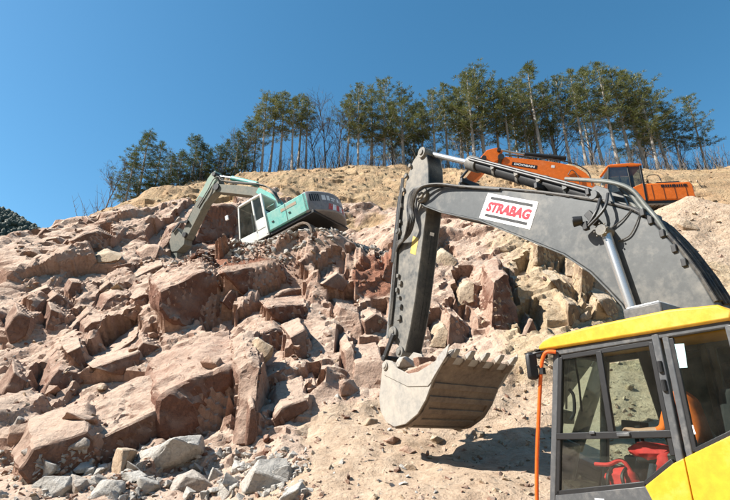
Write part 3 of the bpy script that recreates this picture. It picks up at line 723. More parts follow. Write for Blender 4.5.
# ------------------------------------------------------------------ trees on the crest
def pine_mesh(seed, h, start, spread, lean=0.0, dens=1.0):
    r = random.Random(seed); tr = MB(); cr = MB()
    bend = Vector((r.uniform(-.3, .3), r.uniform(-.3, .3), 0)); n = 9
    def axis_pt(t): return Vector((bend.x * math.sin(t * 2.2) + lean * t * t, bend.y * t * t, h * t))
    r0 = .011 * h + .03
    tr.tube([axis_pt(i / n) for i in range(n + 1)], [r0 * (1 - .88 * (i / n) ** .9) + .006 for i in range(n + 1)], 7)
    for _ in range(int(7 * (start > .3))):        # dead stubs on the bare trunk
        t = r.uniform(.15, start); p = axis_pt(t); a = r.uniform(0, 6.28); L = r.uniform(.3, 1.1)
        tr.tube([p, p + Vector((math.cos(a) * L, math.sin(a) * L, r.uniform(-.1, .2)))], [.018, .006], 3, False)
    z = start
    while z < .985:
        k = r.choice((5, 5, 6, 7)); a0 = r.uniform(0, 6.28); u = (z - start) / (1 - start)
        prof = (.55 + .45 * math.sin(min(1, u * 2.6) * 1.5708)) * (1 - u) ** .8 + .05
        for j in range(k):
            if r.random() > .80: continue
            a = a0 + j * 6.283 / k + r.uniform(-.4, .4); L = spread * prof * r.uniform(.45, 1.25); el = r.uniform(-.10, .16) + u * .6
            p0 = axis_pt(min(.99, z + r.uniform(-.012, .012))); d = Vector((math.cos(a) * math.cos(el), math.sin(a) * math.cos(el), math.sin(el)))
            mid = p0 + d * L * .55 + Vector((0, 0, -.06 * L)); tip = p0 + d * L + Vector((0, 0, .1 * L))
            tr.tube([p0, mid, tip], [.028 * (1.2 - u), .016, .006], 3, False)
            nc = max(3, int(L * 4.2))
            for c in range(nc):
                t = .22 + .8 * (c + r.random()) / nc
                q = (p0.lerp(mid, t / .55) if t < .55 else mid.lerp(tip, (t - .55) / .45)) + Vector((r.gauss(0, .13), r.gauss(0, .13), r.gauss(.03, .045))) * min(1, .4 + L)
                br = (q - p0).normalized(); sz = r.uniform(.26, .46)
                for _ in range(20):
                    v = (br * .45 + Vector((r.gauss(0, .8), r.gauss(0, .8), r.gauss(.35, .4)))).normalized(); w = v.cross(Vector((r.gauss(0, 1), r.gauss(0, 1), r.gauss(0, 1)))).normalized() * sz * .05
                    b0 = q + v * sz * .1; b1 = q + v * sz * r.uniform(.7, 1.15); m2 = b0.lerp(b1, .55)
                    cr.add([b0, m2 + w, b1, m2 - w], [(0, 1, 2, 3)])
        z += r.uniform(.040, .060)
    return tr, cr
def to_mesh(mb, name, mat):
    me = bpy.data.meshes.new(name); me.from_pydata(mb.v, [], mb.f); me.update(); me.materials.append(M[mat])
    return me
def bare_mesh(seed, h, spread=.5):
    r = random.Random(seed); tr = MB(); tw = MB()
    def grow(p, d, L, rad, lev):
        segs = 4 if lev < 2 else 3; pts = [p]; q = p.copy(); dd = d.copy()
        for i in range(segs):
            dd = (dd + Vector((r.gauss(0, .10), r.gauss(0, .10), r.gauss(.06, .05)))).normalized(); q = q + dd * L / segs; pts.append(q.copy())
        rs = [rad * (1 - .6 * i / segs) for i in range(segs + 1)]
        (tr if lev == 0 else tw).tube(pts, rs, 6 if lev == 0 else 3, False)
        if lev >= 4: return
        nb = (9, 5, 4, 3)[lev]
        for k in range(nb):
            t = r.uniform(.35 if lev == 0 else .2, 1.0); i = min(segs - 1, int(t * segs)); b = pts[i].lerp(pts[i + 1], t * segs - i)
            a = r.uniform(0, 6.28); sp = r.uniform(.35, .85) * (spread / .5)
            side = dd.orthogonal(); side.rotate(Matrix.Rotation(a, 3, dd)); nd = (dd * math.cos(sp) + side.normalized() * math.sin(sp) + Vector((0, 0, .18))).normalized()
            grow(b, nd, L * r.uniform(.38, .6), max(.009, rad * .42), lev + 1)
    grow(Vector((0, 0, -.2)), Vector((r.gauss(0, .05), r.gauss(0, .05), 1)).normalized(), h * .72, .012 * h, 0)
    return tr, tw
pines = []
specs = [(11, 12, .42, 2.8), (12, 12, .50, 2.4), (13, 12, .36, 3.2), (14, 12, .56, 2.1), (15, 12, .45, 2.9), (16, 12, .14, 3.0), (17, 12, .10, 2.8), (18, 12, .55, 1.8)]
for sd, h, st, spd in specs:
    t, c = pine_mesh(sd, h, st, spd); dk = 'needles_dark' if st < .3 else 'needles'
    pines.append((to_mesh(t, 'trunk', 'bark'), to_mesh(c, 'crown', dk), h))
bares = []
for sd in (31, 32, 33, 34):
    t, c = bare_mesh(sd, 9); bares.append((to_mesh(t, 'trunk', 'bark_grey'), to_mesh(c, 'branches', 'bark_grey'), 9))
def crest_point(px, ydist):
    d = ray(px, 200); x = d.x / d.y * ydist; h = ground_at(x, ydist); return h
def place_tree(kind, src, px, top, ydist, label, group, rz, sxy=1.0):
    # px is the column of the trunk's foot; the height follows from the row of the top
    x = (px - 365) / FPX * (ydist * cp_ + 22 * sp_); g = ground_at(x, ydist)
    for _ in range(4):
        x = (px - 365) / FPX * (ydist * cp_ + (g.z - CAMZ) * sp_); g = ground_at(x, ydist) or g
    d = ray(px, top); ht = CAMZ + d.z / d.y * ydist - g.z
    e = empty(kind, loc=(x, ydist, g.z - .1)); s = ht / src[2]; e.scale = (s * sxy, s * sxy, s); e.rotation_euler = (0, 0, rz)
    for me, nm in ((src[0], 'trunk'), (src[1], 'crown' if kind == 'pine_tree' else 'branches')):
        o = bpy.data.objects.new(nm, me); COL.objects.link(o); o.parent = e
    tag(e, label, 'tree', group); return e
r = random.Random(77)
# (column of foot, row of top, distance, variant)
pl_ = [(124, 148, 33, 6), (136, 130, 34, 5), (152, 140, 35, 6), (165, 152, 36.5, 6), (176, 150, 37, 5), (188, 134, 38, 5), (197, 142, 38.5, 6), (206, 148, 38, 6), (215, 144, 38.5, 5), (223, 138, 39, 6), (234, 130, 40, 5), (243, 120, 41, 5),
       (252, 108, 41.5, 0), (261, 92, 41, 7), (268, 95, 42, 3), (279, 92, 41.5, 1), (292, 96, 41, 3), (297, 92, 43, 7), (306, 98, 42, 7),
       (346, 96, 42, 4), (358, 83, 41.5, 0), (371, 88, 43, 2), (384, 78, 42, 2), (404, 86, 41.5, 2), (415, 105, 44, 5), (436, 90, 42, 0), (449, 84, 43, 1), (462, 92, 44, 4),
       (476, 72, 42, 0), (487, 66, 43, 2), (500, 84, 44, 4), (513, 80, 42.5, 1), (531, 78, 44, 2), (546, 62, 42, 3), (561, 84, 45, 4), (572, 76, 43, 0),
       (588, 70, 42, 1), (606, 66, 43, 3), (620, 64, 42, 1), (634, 68, 42.5, 0), (648, 70, 43, 3), (660, 74, 42, 2), (672, 86, 43, 4), (685, 108, 44, 0), (708, 95, 43, 2), (-2, 212, 40, 6),
       (394, 98, 47, 2), (424, 100, 47, 5), (470, 88, 47, 2), (522, 88, 47, 1), (538, 90, 48, 5), (598, 84, 48, 1), (627, 84, 48, 3), (654, 88, 48, 2)]
pl_ = sorted(p for p in pl_ if p[0] > 100)
ordn = ['first', 'second', 'third', 'fourth', 'fifth', 'sixth', 'seventh', 'eighth', 'ninth', 'tenth', 'eleventh', 'twelfth', 'thirteenth', 'fourteenth', 'fifteenth', 'sixteenth', 'seventeenth', 'eighteenth', 'nineteenth', 'twentieth', 'twenty-first', 'twenty-second', 'twenty-third', 'twenty-fourth', 'twenty-fifth', 'twenty-sixth', 'twenty-seventh', 'twenty-eighth', 'twenty-ninth', 'thirtieth'] + ['thirty-' + q for q in ('first', 'second', 'third', 'fourth', 'fifth', 'sixth', 'seventh', 'eighth', 'ninth')] + ['fortieth'] + ['forty-' + q for q in ('first', 'second', 'third', 'fourth', 'fifth', 'sixth', 'seventh', 'eighth', 'ninth')]
nl = nm_ = nrt = 0
for i, (px, top, yd, v) in enumerate(pl_):
    if px < 230: lab = f'dark bushy pine low on the left end of the crest, {ordn[nl]} from the left'; nl += 1
    elif px < 330: lab = f'slim tall pine in the left cluster of bare trunks, {ordn[nm_]} from its left'; nm_ += 1
    else: lab = f'tall pine with a pale trunk right of the leafless gap, {ordn[nrt]} from its left'; nrt += 1
    place_tree('pine_tree', pines[v], px, top, yd, lab, 'pines along the crest', r.uniform(0, 6.28), r.uniform(.9, 1.15) * (1.3 if px < 230 else 1.08))
bt = [(103, 163, 32, .8), (168, 150, 38, 1), (228, 122, 40, 1), (236, 138, 41, 1), (316, 122, 42, 1), (326, 114, 43, 1), (338, 118, 42, 1), (395, 118, 43, 1), (425, 112, 43, 1), (470, 110, 45, 1),
      (538, 108, 45, 1), (556, 104, 46, 1), (598, 112, 46, 1), (645, 118, 46, 1), (668, 128, 45, 1), (690, 138, 44, 1)]
for i, (px, top, yd, w) in enumerate(bt):
    place_tree('leafless_tree', bares[i % 4], px, top, yd, f'leafless grey tree on the crest, {ordn[i]} bare tree from the left', 'leafless trees on the crest', r.uniform(0, 6.28), 1.15)
# brushwood: countless thin stems under the pines
bw = MB()
for _ in range(1500):
    px = r.uniform(100, 740); yd = r.uniform(40.3, 47) if px > 225 else r.uniform(33 + (px - 100) * .04, 40)
    x = (px - 365) / FPX * (yd * cp_ + 22 * sp_); g = ground_at(x, yd)
    if g is None: continue
    H = r.uniform(.7, 3.2) * (1.3 if px < 420 else 1); d = Vector((r.gauss(0, .2), r.gauss(0, .2), 1)).normalized()
    p1 = g + d * H * .5; p2 = g + d * H + Vector((r.gauss(0, .2), r.gauss(0, .2), 0)); bw.tube([g, p1, p2], [.028, .02, .006], 3, False)
    for k in range(4):
        b = g.lerp(p2, r.uniform(.25, .9)); bw.tube([b, b + Vector((r.gauss(0, .35), r.gauss(0, .35), r.uniform(.2, .8)))], [.014, .004], 3, False)
bo = stuff(bw.build('brushwood', 'bark_grey', smooth=False)); bo['label'] = 'thin leafless brushwood filling the gaps under the pines'; bo['category'] = 'brushwood'

# dry grass tufts on the bank and along its rim
dg_ = MB()
for _ in range(900):
    px = r.uniform(100, 740); yd = r.choice([r.uniform(39, 41.5), r.uniform(39.4, 40.6), r.uniform(29, 40)]) - (5 if px < 215 else 0)
    x = (px - 365) / FPX * (yd * cp_ + 20 * sp_); g = ground_at(x, yd)
    if g is None: continue
    for k in range(9):
        H = r.uniform(.10, .34); v = Vector((r.gauss(0, .45), r.gauss(0, .45), 1)).normalized(); w = Vector((r.uniform(-1, 1), r.uniform(-1, 1), 0)).normalized() * .012; b = g + Vector((r.gauss(0, .09), r.gauss(0, .09), -.02))
        dg_.add([b - w, b + w, b + v * H], [(0, 1, 2)])
m_, nt_, b_ = new_mat('dry_grass'); b_.inputs['Base Color'].default_value = (.27, .19, .09, 1); b_.inputs['Roughness'].default_value = .9
go_ = stuff(dg_.build('dry_grass', m_, smooth=False)); go_['label'] = 'dry brown grass tufts on the earth bank under the pines'; go_['category'] = 'grass'

# ------------------------------------------------------------------ lifting pictures rows into a machine's own side plane
class Frame:
    def __init__(s, mw): s.mw = mw; s.inv = mw.inverted()
    def yz(s, px, py, x):
        c = s.inv @ CAM; d = s.inv.to_3x3() @ ray(px, py); t = (x - c.x) / d.x; p = c + d * t; return (p.y, p.z)
    def p(s, px, py, x): y, z = s.yz(px, py, x); return Vector((x, y, z))
def track_frame(parent, xc, y0, y1, ztop, w, mat='track'):
    rad = ztop / 2; t = empty_part = None
    mb = MB(); prof = [(y0 + rad + rad * math.cos(a), rad + rad * math.sin(a)) for a in np.linspace(math.pi / 2, 1.5 * math.pi, 9)] + [(y1 - rad + rad * math.cos(a), rad + rad * math.sin(a)) for a in np.linspace(-math.pi / 2, math.pi / 2, 9)]
    mb.sheet(prof + [prof[0]], xc - w / 2, xc + w / 2, -.06); o = mb.build('track', mat, parent)
    peri = []
    for i in range(len(prof)):
        a, b = Vector(prof[i]), Vector(prof[(i + 1) % len(prof)]); n = max(1, int((b - a).length / .19))
        for k in range(n): peri.append((a.lerp(b, (k + .5) / n), (b - a).normalized()))
    sh = MB()
    for q, d in peri:
        nrm = Vector((-d.y, d.x)); c = q - nrm * .02 if False else q
        rot = Matrix(((1, 0, 0), (0, d.x, -d.y), (0, d.y, d.x))); sh.box((xc, c.x, c.y), (w, .15, .05), rot)
    sh.build('track_shoes', mat, o)
    fr = MB(); fr.box((xc, (y0 + y1) / 2, rad), (w * .6, (y1 - y0) - 2 * rad, rad * .9)); fr.build('track_frame', 'dark_steel', parent, .02)
    for yy in (y0 + rad, y1 - rad):
        MB().cyl((xc - w * .3, yy, rad), (xc + w * .3, yy, rad), rad - .07, n=20).build('sprocket', 'dark_steel', parent)

# ------------------------------------------------------------------ near excavator with grey boom and yellow cab
TH = R_(34)
EX = Matrix.Translation((2.15, 5.7, 0)) @ Matrix.Rotation(TH, 4, 'Z'); E_ = Frame(EX)
ex = empty('excavator', EX); tag(ex, 'large excavator with dark grey boom, raised bucket and yellow cab at the right', 'excavator')
B0, B1 = 1.1, 1.65; BC = (B0 + B1) / 2
# boom
top = [E_.yz(*q, B0) for q in [(418, 194), (424, 187), (460, 188), (500, 190.5), (538, 194), (575, 199), (600, 203), (630, 211), (652, 222), (680, 252), (698, 276)]]
bot = [E_.yz(*q, B0) for q in [(632, 320), (624, 305), (610, 290), (592, 272), (565, 254), (538, 243), (480, 220), (442, 212), (426, 206), (418, 200)]]
foot = [(-1.55, 2.35), (-1.5, 2.0), (-1.25, 1.85), (-1.0, 2.05), (-.6, 2.85)]
mb = MB(); mb.prism(top + foot + bot, B0, B1); boom = mb.build('boom', 'boom_grey', ex, .012)
mb = MB()
for x in (B0, B1):
    pb_ = foot[-1:] + bot; mb.sheet(pb_, x - .035, x + .035, -.022)
mb.build('lower_flange', 'boom_grey', boom, .004)
mb = MB(); tp, bp = Vector(E_.p(424, 196, B0)), None
mb.cyl((B0 - .07, tp.y, tp.z), (B1 + .07, tp.y, tp.z), .15, n=24); mb.cyl((B0 - .10, tp.y, tp.z), (B1 + .10, tp.y, tp.z), .07, n=16); mb.build('arm_pivot', 'arm_grey', boom, .008)
# boom sign
cn = [E_.p(*q, B0 - .006) for q in [(479, 218), (530, 229.5), (538.5, 202), (488, 193)]]
mb = MB(); mb.add(cn + [c + Vector((.005, 0, 0)) for c in cn], [(0, 1, 2, 3), (7, 6, 5, 4), (0, 4, 5, 1), (1, 5, 6, 2), (2, 6, 7, 3), (3, 7, 4, 0)]); sg = mb.build('sign', 'white_print', boom); sg['label'] = 'white sign with red STRABAG lettering between two black bars'
lf = Vector((-.004, 0, 0))
for v0, v1 in ((.79, .89), (.12, .22)):
    mb = MB(); mb.add([on_quad(cn, u, v) + lf for u, v in ((.10, v0), (.92, v0), (.92, v1), (.10, v1))], [(0, 1, 2, 3)]); mb.build('bar', 'black_print', sg, smooth=False)
print_on(cn, 'STRABAG', .09, .31, .93, .70, lf, 'red_print', sg, slant=.03)
# boom lamp and bracket
a = E_.p(600, 199, B0); b = E_.p(596, 212, B0 - .14); c = E_.p(586, 226, B0 - .16); d_ = E_.p(578, 221, B0 - .2)
lp = MB(); lp.tube(spline([a, b, c, d_], 4), .022, 8); lp.tube(spline([a + Vector((0, -.12, .03)), b + Vector((0, -.12, 0)), c + Vector((0, -.03, -.02))], 4), .02, 8); lm = lp.build('lamp_bracket', 'dark_steel', ex)
q = MB(); q.cyl(d_ + Vector((-.03, .06, 0)), d_ + Vector((.03, -.05, 0)), .075, .06, 14); q.box(c, (.07, .07, .12)); q.build('work_lamp', 'black', lm, .01)
q = MB(); k0 = E_.p(592, 218, B0 - .05); q.box(k0, (.06, .10, .22), Matrix.Rotation(-.5, 3, 'X')); q.build('lamp_plate', 'dark_steel', lm, .008)
# boom cylinders either side
for x, nm in ((B0 - .085, 0), (B1 + .085, 1)):
    y, z = E_.yz(604, 231, B0 - .12); y2, z2 = E_.yz(634, 320, B0 - .12); d = (Vector((0, y2, z2)) - Vector((0, y, z))).normalized(); p0 = Vector((x, y, z)); p1 = p0 + d * 1.5; p2 = p0 + d * 3.0
    cy = MB().cyl(p0, p1, .062, n=20).build('cylinder_rod', 'chrome', ex)
    MB().cyl(p1, p2, .1, n=20).build('cylinder_barrel', 'dark_steel', cy)
    e = MB(); sgn = -1 if nm == 0 else 1; e.cyl(p0 + Vector((-.10 * sgn * -1 * -1, 0, 0)), p0 + Vector((.10, 0, 0)) if nm == 0 else p0 + Vector((-.1, 0, 0)), .115, n=22)
    e.cyl(p0 + Vector((sgn * .11, 0, 0)), p0 + Vector((-sgn * .1, 0, 0)), .075, n=18)
    for k in range(8): an = k * .785; e.cyl(p0 + Vector((sgn * .10, .09 * math.cos(an), .09 * math.sin(an))), p0 + Vector((sgn * .118, .09 * math.cos(an), .09 * math.sin(an))), .013, n=6)
    e.build('cylinder_eye', 'arm_grey', cy, .006)
# arm cylinder on top of the boom
r0, r1, r2, r3 = E_.p(428, 153.5, BC), E_.p(472, 163.5, BC), E_.p(556, 187, BC), E_.p(604, 200, BC)
ac = MB().cyl(r1, r3, .118, n=22).build('arm_cylinder', 'dark_steel', ex)
MB().cyl(r0, r1 + (r1 - r0).normalized() * .1, .058, n=20).build('cylinder_rod', 'chrome', ac)
dd_ = (r3 - r1).normalized(); g1 = MB(); g1.cyl(r1 - dd_ * .06, r1 + dd_ * .22, .145, n=22); g1.build('cylinder_gland', 'arm_grey', ac, .008); g1 = MB(); g1.cyl(r0 + Vector((-.17, 0, 0)), r0 + Vector((.17, 0, 0)), .075, n=18); g1.build('rod_pin', 'arm_grey', ac, .008)
for t in (.25, .45, .62, .8):
    c = r1.lerp(r3, t); g2 = MB(); g2.cyl(c - dd_ * .03, c + dd_ * .03, .13, n=20); g2.box(c + Vector((-.13, 0, .03)), (.05, .07, .09)); g2.build('clamp', 'arm_grey', ac)
for off in ((-.15, .06), (-.12, .11)):
    MB().tube([r1 + dd_ * .1 + Vector((off[0], 0, off[1])), r1.lerp(r3, .5) + Vector((off[0], 0, off[1])), r3 + Vector((off[0], 0, off[1]))], .022, 8).build('pipe', 'dark_steel', ac)
l1 = MB()
for x in (B0 + .06, B1 - .12):
    y, z = r3.y, r3.z; l1.prism([(y - .25, z - .30), (y + .3, z - .05 - .32), (y + .12, z + .13), (y - .05, z + .15), (y - .2, z + .02)], x, x + .06)
l1.cyl((B0, r3.y, r3.z), (B1, r3.y, r3.z), .07, n=18); l1.build('cylinder_lug', 'boom_grey', boom, .008)
# arm (stick)
A0, A1 = 1.17, 1.58
left = [(420, 151), (413, 161), (407, 178), (403, 198), (400, 222), (398, 245), (396, 275), (393, 305), (390, 330), (393, 341)]
right = [(405, 352), (410, 330), (415, 300), (420, 262), (424, 230), (427, 205), (428.5, 182), (428, 165), (426, 154)]
ap = [E_.yz(*q, A0) for q in left + right]
arm = MB().prism(ap, A0, A1).build('arm', 'arm_grey', ex, .014)
# dark underside plates of the arm and stiffening strips
ri = [E_.yz(*q, A0) for q in right]
mb = MB(); mb.sheet(ri[::-1], A0 + .03, A1 - .03, .012); mb.build('underside_plate', 'dark_steel', arm)
for x in (A0 + .10, A0 + .20, A1 - .12): MB().sheet(ri[1:5], x, x + .025, -.03).build('stiffener', 'dark_steel', arm)
mk = MB(); mk.add([E_.p(*q, A0 - .004) for q in [(415.5, 255), (410, 253), (413, 236), (418.5, 238)]], [(0, 1, 2, 3)]); mk.build('paint_patch', 'yellow_mark', arm, smooth=False)
wp = MB(); wp.add([Vector((x, *E_.yz(*q, A0))) + Vector((0, -.05, 0)) for x, q in ((A0 + .16, (421, 240)), (A0 + .27, (421, 240)), (A0 + .27, (422.5, 231)), (A0 + .16, (422.5, 231)))], [(0, 1, 2, 3)]); wp.build('plate', 'white_print', arm, smooth=False)
for q, rr in (((423, 153), .12), ((394, 333), .13), ((401, 352), .11), ((399, 232), .09)):
    y, z = E_.yz(*q, A0); pv = MB(); pv.cyl((A0 - .05, y, z), (A1 + .05, y, z), rr, n=22); pv.cyl((A0 - .075, y, z), (A1 + .075, y, z), rr * .5, n=14); pv.build('pin_boss', 'arm_grey', arm, .008)
# bucket cylinder along the outer edge of the arm, with its pipes
c0, c1, c2 = E_.p(404, 196, BC - .18), E_.p(397, 262, BC - .18), E_.p(390, 338, BC - .18)
o_ = Vector((0, .06, 0)); bc = MB().cyl(c0 + o_, c1 + o_, .095, n=18).build('bucket_cylinder', 'dark_steel', ex); MB().cyl(c1 + o_, c2 + o_ * .9, .05, n=16).build('cylinder_rod', 'chrome', bc)
pp = MB(); rj = random.Random(3)
for k in range(3):
    pp.tube(spline([E_.p(404 - k, 178, A0 - .03), E_.p(399.5 - k, 215, A0 - .05), E_.p(397 - k, 250, A0 - .04), E_.p(394 - k, 290, A0 - .04), E_.p(391 - k, 325, A0 - .03)], 5), .017, 7)
pp.build('pipes', 'hose', arm)
for py_, px_ in ((166, 410), (176, 406), (190, 403.5), (206, 401), (222, 399.5), (276, 398), (283, 400), (290, 397), (297, 399), (306, 400), (318, 399)):
    MB().box(E_.p(px_, py_, A0 - .03), (.05, rj.uniform(.06, .12), rj.uniform(.05, .10)), Matrix.Rotation(rj.uniform(-.4, .4), 3, 'X')).build('pipe_bracket', 'arm_grey', arm, .008)
# bucket linkage
lk = MB(); ea, eb = E_.p(394, 334, A0 - .08), E_.p(384, 358, A0 - .1)
for x in (A0 - .09, A1 + .03): lk.bar(Vector((x, ea.y, ea.z)), Vector((x, eb.y, eb.z)), .06, .10)
ec = E_.p(388, 366, A0)
for x in (A0 - .01, A1 - .07): lk.bar(Vector((x, eb.y, eb.z)), Vector((x, ec.y - .05, ec.z + .02)), .07, .13)
lk.cyl((A0 - .13, eb.y, eb.z), (A1 + .13, eb.y, eb.z), .06, n=16); lk.build('bucket_linkage', 'dark_steel', ex, .01)
# hoses over the joint
hs = MB(); rj = random.Random(8)
for k in range(6):
    j = lambda: rj.uniform(-1.5, 1.5); w = B0 - .06 + .05 * k
    hs.tube(spline([E_.p(500, 189.5, w + .04), E_.p(462 + j(), 186.5, w), E_.p(434 + j(), 184 + k * .6, w - .08), E_.p(419 - k * 1.3, 190 + j(), w - .16), E_.p(413 - k * 1.1, 206 + j(), A0 - .14), E_.p(414 - k * 1.2, 222 + j(), A0 - .12 - .02 * k), E_.p(409 - k, 235 + k * .9, A0 - .12), E_.p(401 - k * .4, 240 + k, A0 - .08), E_.p(396, 243 + k * 2, A0 - .03)], 6), .024, 8)
hs.build('arm_hoses', 'hose', ex)
hs = MB()
for k in range(5):
    w = B0 + .03 + .11 * k; u = Vector((0, 0, .045 + .02 * (k % 2)))
    hs.tube([E_.p(*q, B0) * 1 + Vector((w - B0, 0, 0)) + u for q in [(432, 187), (460, 188), (500, 190.5), (538, 194), (575, 199), (600, 203), (630, 211), (652, 222), (668, 238), (680, 252), (698, 276), (716, 305)]], .026, 8)
hs.build('boom_pipes', 'hose', boom)
hs = MB()
for k, w in enumerate((B0 + .05, B0 + .16, B0 + .30)):
    z = Vector((0, 0, .02 * k)); hs.tube([p + z for p in spline([E_.p(566, 179 + k, w + .1), E_.p(590, 180.5 + k, w + .04), E_.p(614, 183 + k, w), E_.p(632 - 4 * k, 190 + k * 2, w), E_.p(646 - 5 * k, 206 + k * 2, w), E_.p(657 - 5 * k, 219 + k, w - .02), E_.p(668, 236, w - .02)], 6)], .029, 10)
hs.build('large_hoses', 'hose_grey', boom)
for q in [(652, 220), (660, 228), (672, 241), (684, 256), (694, 270), (597, 199), (545, 192), (470, 186)]: MB().box(E_.p(*q, B0 + .2) + Vector((0, 0, .05)), (.45, .06, .10)).build('pipe_clamp', 'dark_steel', boom, .01)
wi = MB(); wi.tube(spline([E_.p(640, 213, B0 - .01), E_.p(636, 224, B0 - .02), E_.p(629, 236, B0 - .02), E_.p(618, 241, B0 - .02)], 5), .008, 6); wi.tube(spline([E_.p(632, 209, B0 - .01), E_.p(622, 220, B0 - .02), E_.p(611, 228, B0 - .03)], 5), .008, 6); wi.build('grease_line', 'hose', boom)
# bucket
W0, W1 = .62, 2.12
shell = [(384.5, 371), (382.5, 378), (380.5, 397), (381.8, 411), (387.5, 422), (395.6, 426.8), (407, 424), (419, 414), (427, 400), (434, 381), (440, 370), (447, 358)]
shp = [E_.yz(*q, W0) for q in shell]
bk = MB().sheet(shp, W0, W1, -.035).build('bucket', 'bucket_worn', ex, .004)
side = [(387.5, 360), (384, 365)] + shell[1:] + [(440, 359), (433, 364), (420, 372), (409.6, 374), (398, 368), (393, 361)]
sq_ = [E_.yz(*q, W0) for q in side]
for x in (W0 - .032, W1 + .002): MB().prism(sq_, x, x + .03).build('side_plate', 'bucket', bk, .006)
up = [E_.yz(*q, W0) for q in [(386, 375), (409.6, 386.5), (430, 386), (434, 381), (447, 357.5), (440, 359), (433, 364), (420, 372), (409.6, 374), (398, 368), (393, 361), (387.5, 360), (384, 365)]]
for x in (W0 - .046, W1 + .034): MB().prism(up, x, x + .013).build('cheek_plate', 'bucket', bk, .003)
sc_ = [E_.yz(*q, W0) for q in [(434, 381), (440, 357), (452, 344), (449, 356)]]
for x in (W0 - .06, W1 + .045): MB().prism(sc_, x, x + .016).build('side_cutter', 'bucket_edge', bk, .003)
er = MB(); y, z = E_.yz(387.5, 366, W0); er.cyl((W0 - .075, y, z), (W1 + .075, y, z), .075, n=20); er.cyl((W0 - .09, y, z), (W0 - .04, y, z), .045, n=16); er.build('bucket_pin', 'bucket', bk, .006)
for x in (1.02, 1.67): MB().prism([E_.yz(*q, W0) for q in [(386, 362), (396, 350), (404, 352), (408, 372), (395, 385), (383, 378)]], x, x + .05).build('ear', 'bucket', bk, .006)
lipd = (Vector(E_.yz(463, 338, W0)) - Vector(shp[-1])); lipd.normalize(); ln = Vector((-lipd.y, lipd.x)); lp0 = Vector(shp[-1])
lip = MB(); lip.prism([tuple(lp0 - lipd * .25 - ln * .035), tuple(lp0 + lipd * .04), tuple(lp0 - lipd * .02 + ln * .02), tuple(lp0 - lipd * .3 + ln * .01)], W0 - .02, W1 + .02); lip.build('lip', 'bucket_edge', bk, .004)
for k in range(5):
    x = W0 + .07 + k * (W1 - W0 - .14) / 4
    t = MB(); t.prism([tuple(lp0 - lipd * .28 - ln * .055), tuple(lp0 + lipd * .07 - ln * .05), tuple(lp0 + lipd * .07 + ln * .045), tuple(lp0 - lipd * .12 + ln * .06)], x - .065, x + .065); to = t.build('tooth_adapter', 'bucket_worn', bk, .012)
    t = MB(); pA = lp0 + lipd * .05; t.prism([tuple(pA - ln * .05), tuple(pA + lipd * .14 - ln * .022), tuple(pA + lipd * .19 + ln * .004), tuple(pA + lipd * .13 + ln * .034), tuple(pA + ln * .045)], x - .052, x + .052); t.build('tooth', 'bucket', bk, .014)
for t0 in (5.6, 6.5, 7.3, 8.1, 8.8):
    i = int(t0); q = Vector(shp[i]).lerp(Vector(shp[i + 1]), t0 - i); d = (Vector(shp[i + 1]) - Vector(shp[i])).normalized(); nn_ = Vector((-d.y, d.x))
    w_ = MB(); w_.prism([tuple(q - d * .055), tuple(q + d * .055), tuple(q + d * .05 + nn_ * .028), tuple(q - d * .05 + nn_ * .028)], W0 + .02, W1 - .02); w_.build('wear_strip', 'bucket_worn', bk, .004)
for x in (W0 + .02, W1 - .11): MB().sheet(shp[3:9], x, x + .09, .03).build('heel_strip', 'bucket_worn', bk, .004)
# load in the bucket
labs = ['pale angular stone at the left corner of the bucket load', 'big flat stone in the bucket beside the left cheek', 'pinkish stone in the bucket under the arm', 'stone in the bucket behind the first tooth', 'pale block in the bucket in the middle of the load',
        'stone in the bucket behind the middle tooth', 'stone in the bucket near the right cheek', 'small stone in the bucket behind the last tooth', 'stone at the back of the bucket load', 'small pale stone on top of the bucket load']
ld = [(W0 + .16, 3.75, 3.34, .16), (W0 + .22, 3.35, 3.24, .22), (W0 + .5, 3.6, 3.36, .2), (W0 + .35, 2.85, 3.25, .17), (W0 + .75, 3.2, 3.34, .22), (W0 + .72, 2.7, 3.32, .15), (W0 + 1.25, 3.1, 3.28, .2), (W0 + 1.28, 2.68, 3.3, .12), (W0 + 1.0, 3.65, 3.32, .2), (W0 + .62, 3.1, 3.48, .12)]
for i, (x, y, z, s) in enumerate(ld):
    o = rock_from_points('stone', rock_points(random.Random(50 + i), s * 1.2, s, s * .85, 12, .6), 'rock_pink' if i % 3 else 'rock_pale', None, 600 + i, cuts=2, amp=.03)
    o.matrix_world = EX @ Matrix.Translation((x, y - .06, z + .10)) @ Matrix.Rotation(i * .7, 4, 'Z'); tag(o, labs[i], 'stone', 'stones in the bucket')
ldm = MB(); ldm.prism([tuple(Vector(q) + Vector((0, .0))) for q in [(4.05, 3.2), (4.2, 2.9), (3.9, 2.5), (3.2, 2.65), (2.62, 3.25), (2.95, 3.38), (3.5, 3.32)]], W0 + .04, W1 - .04)
o = ldm.build('load_fines', 'rock_pink', None, .05); o.matrix_world = EX; stuff(o); o['label'] = 'crushed pink fines filling the excavator bucket'; o['category'] = 'rubble'

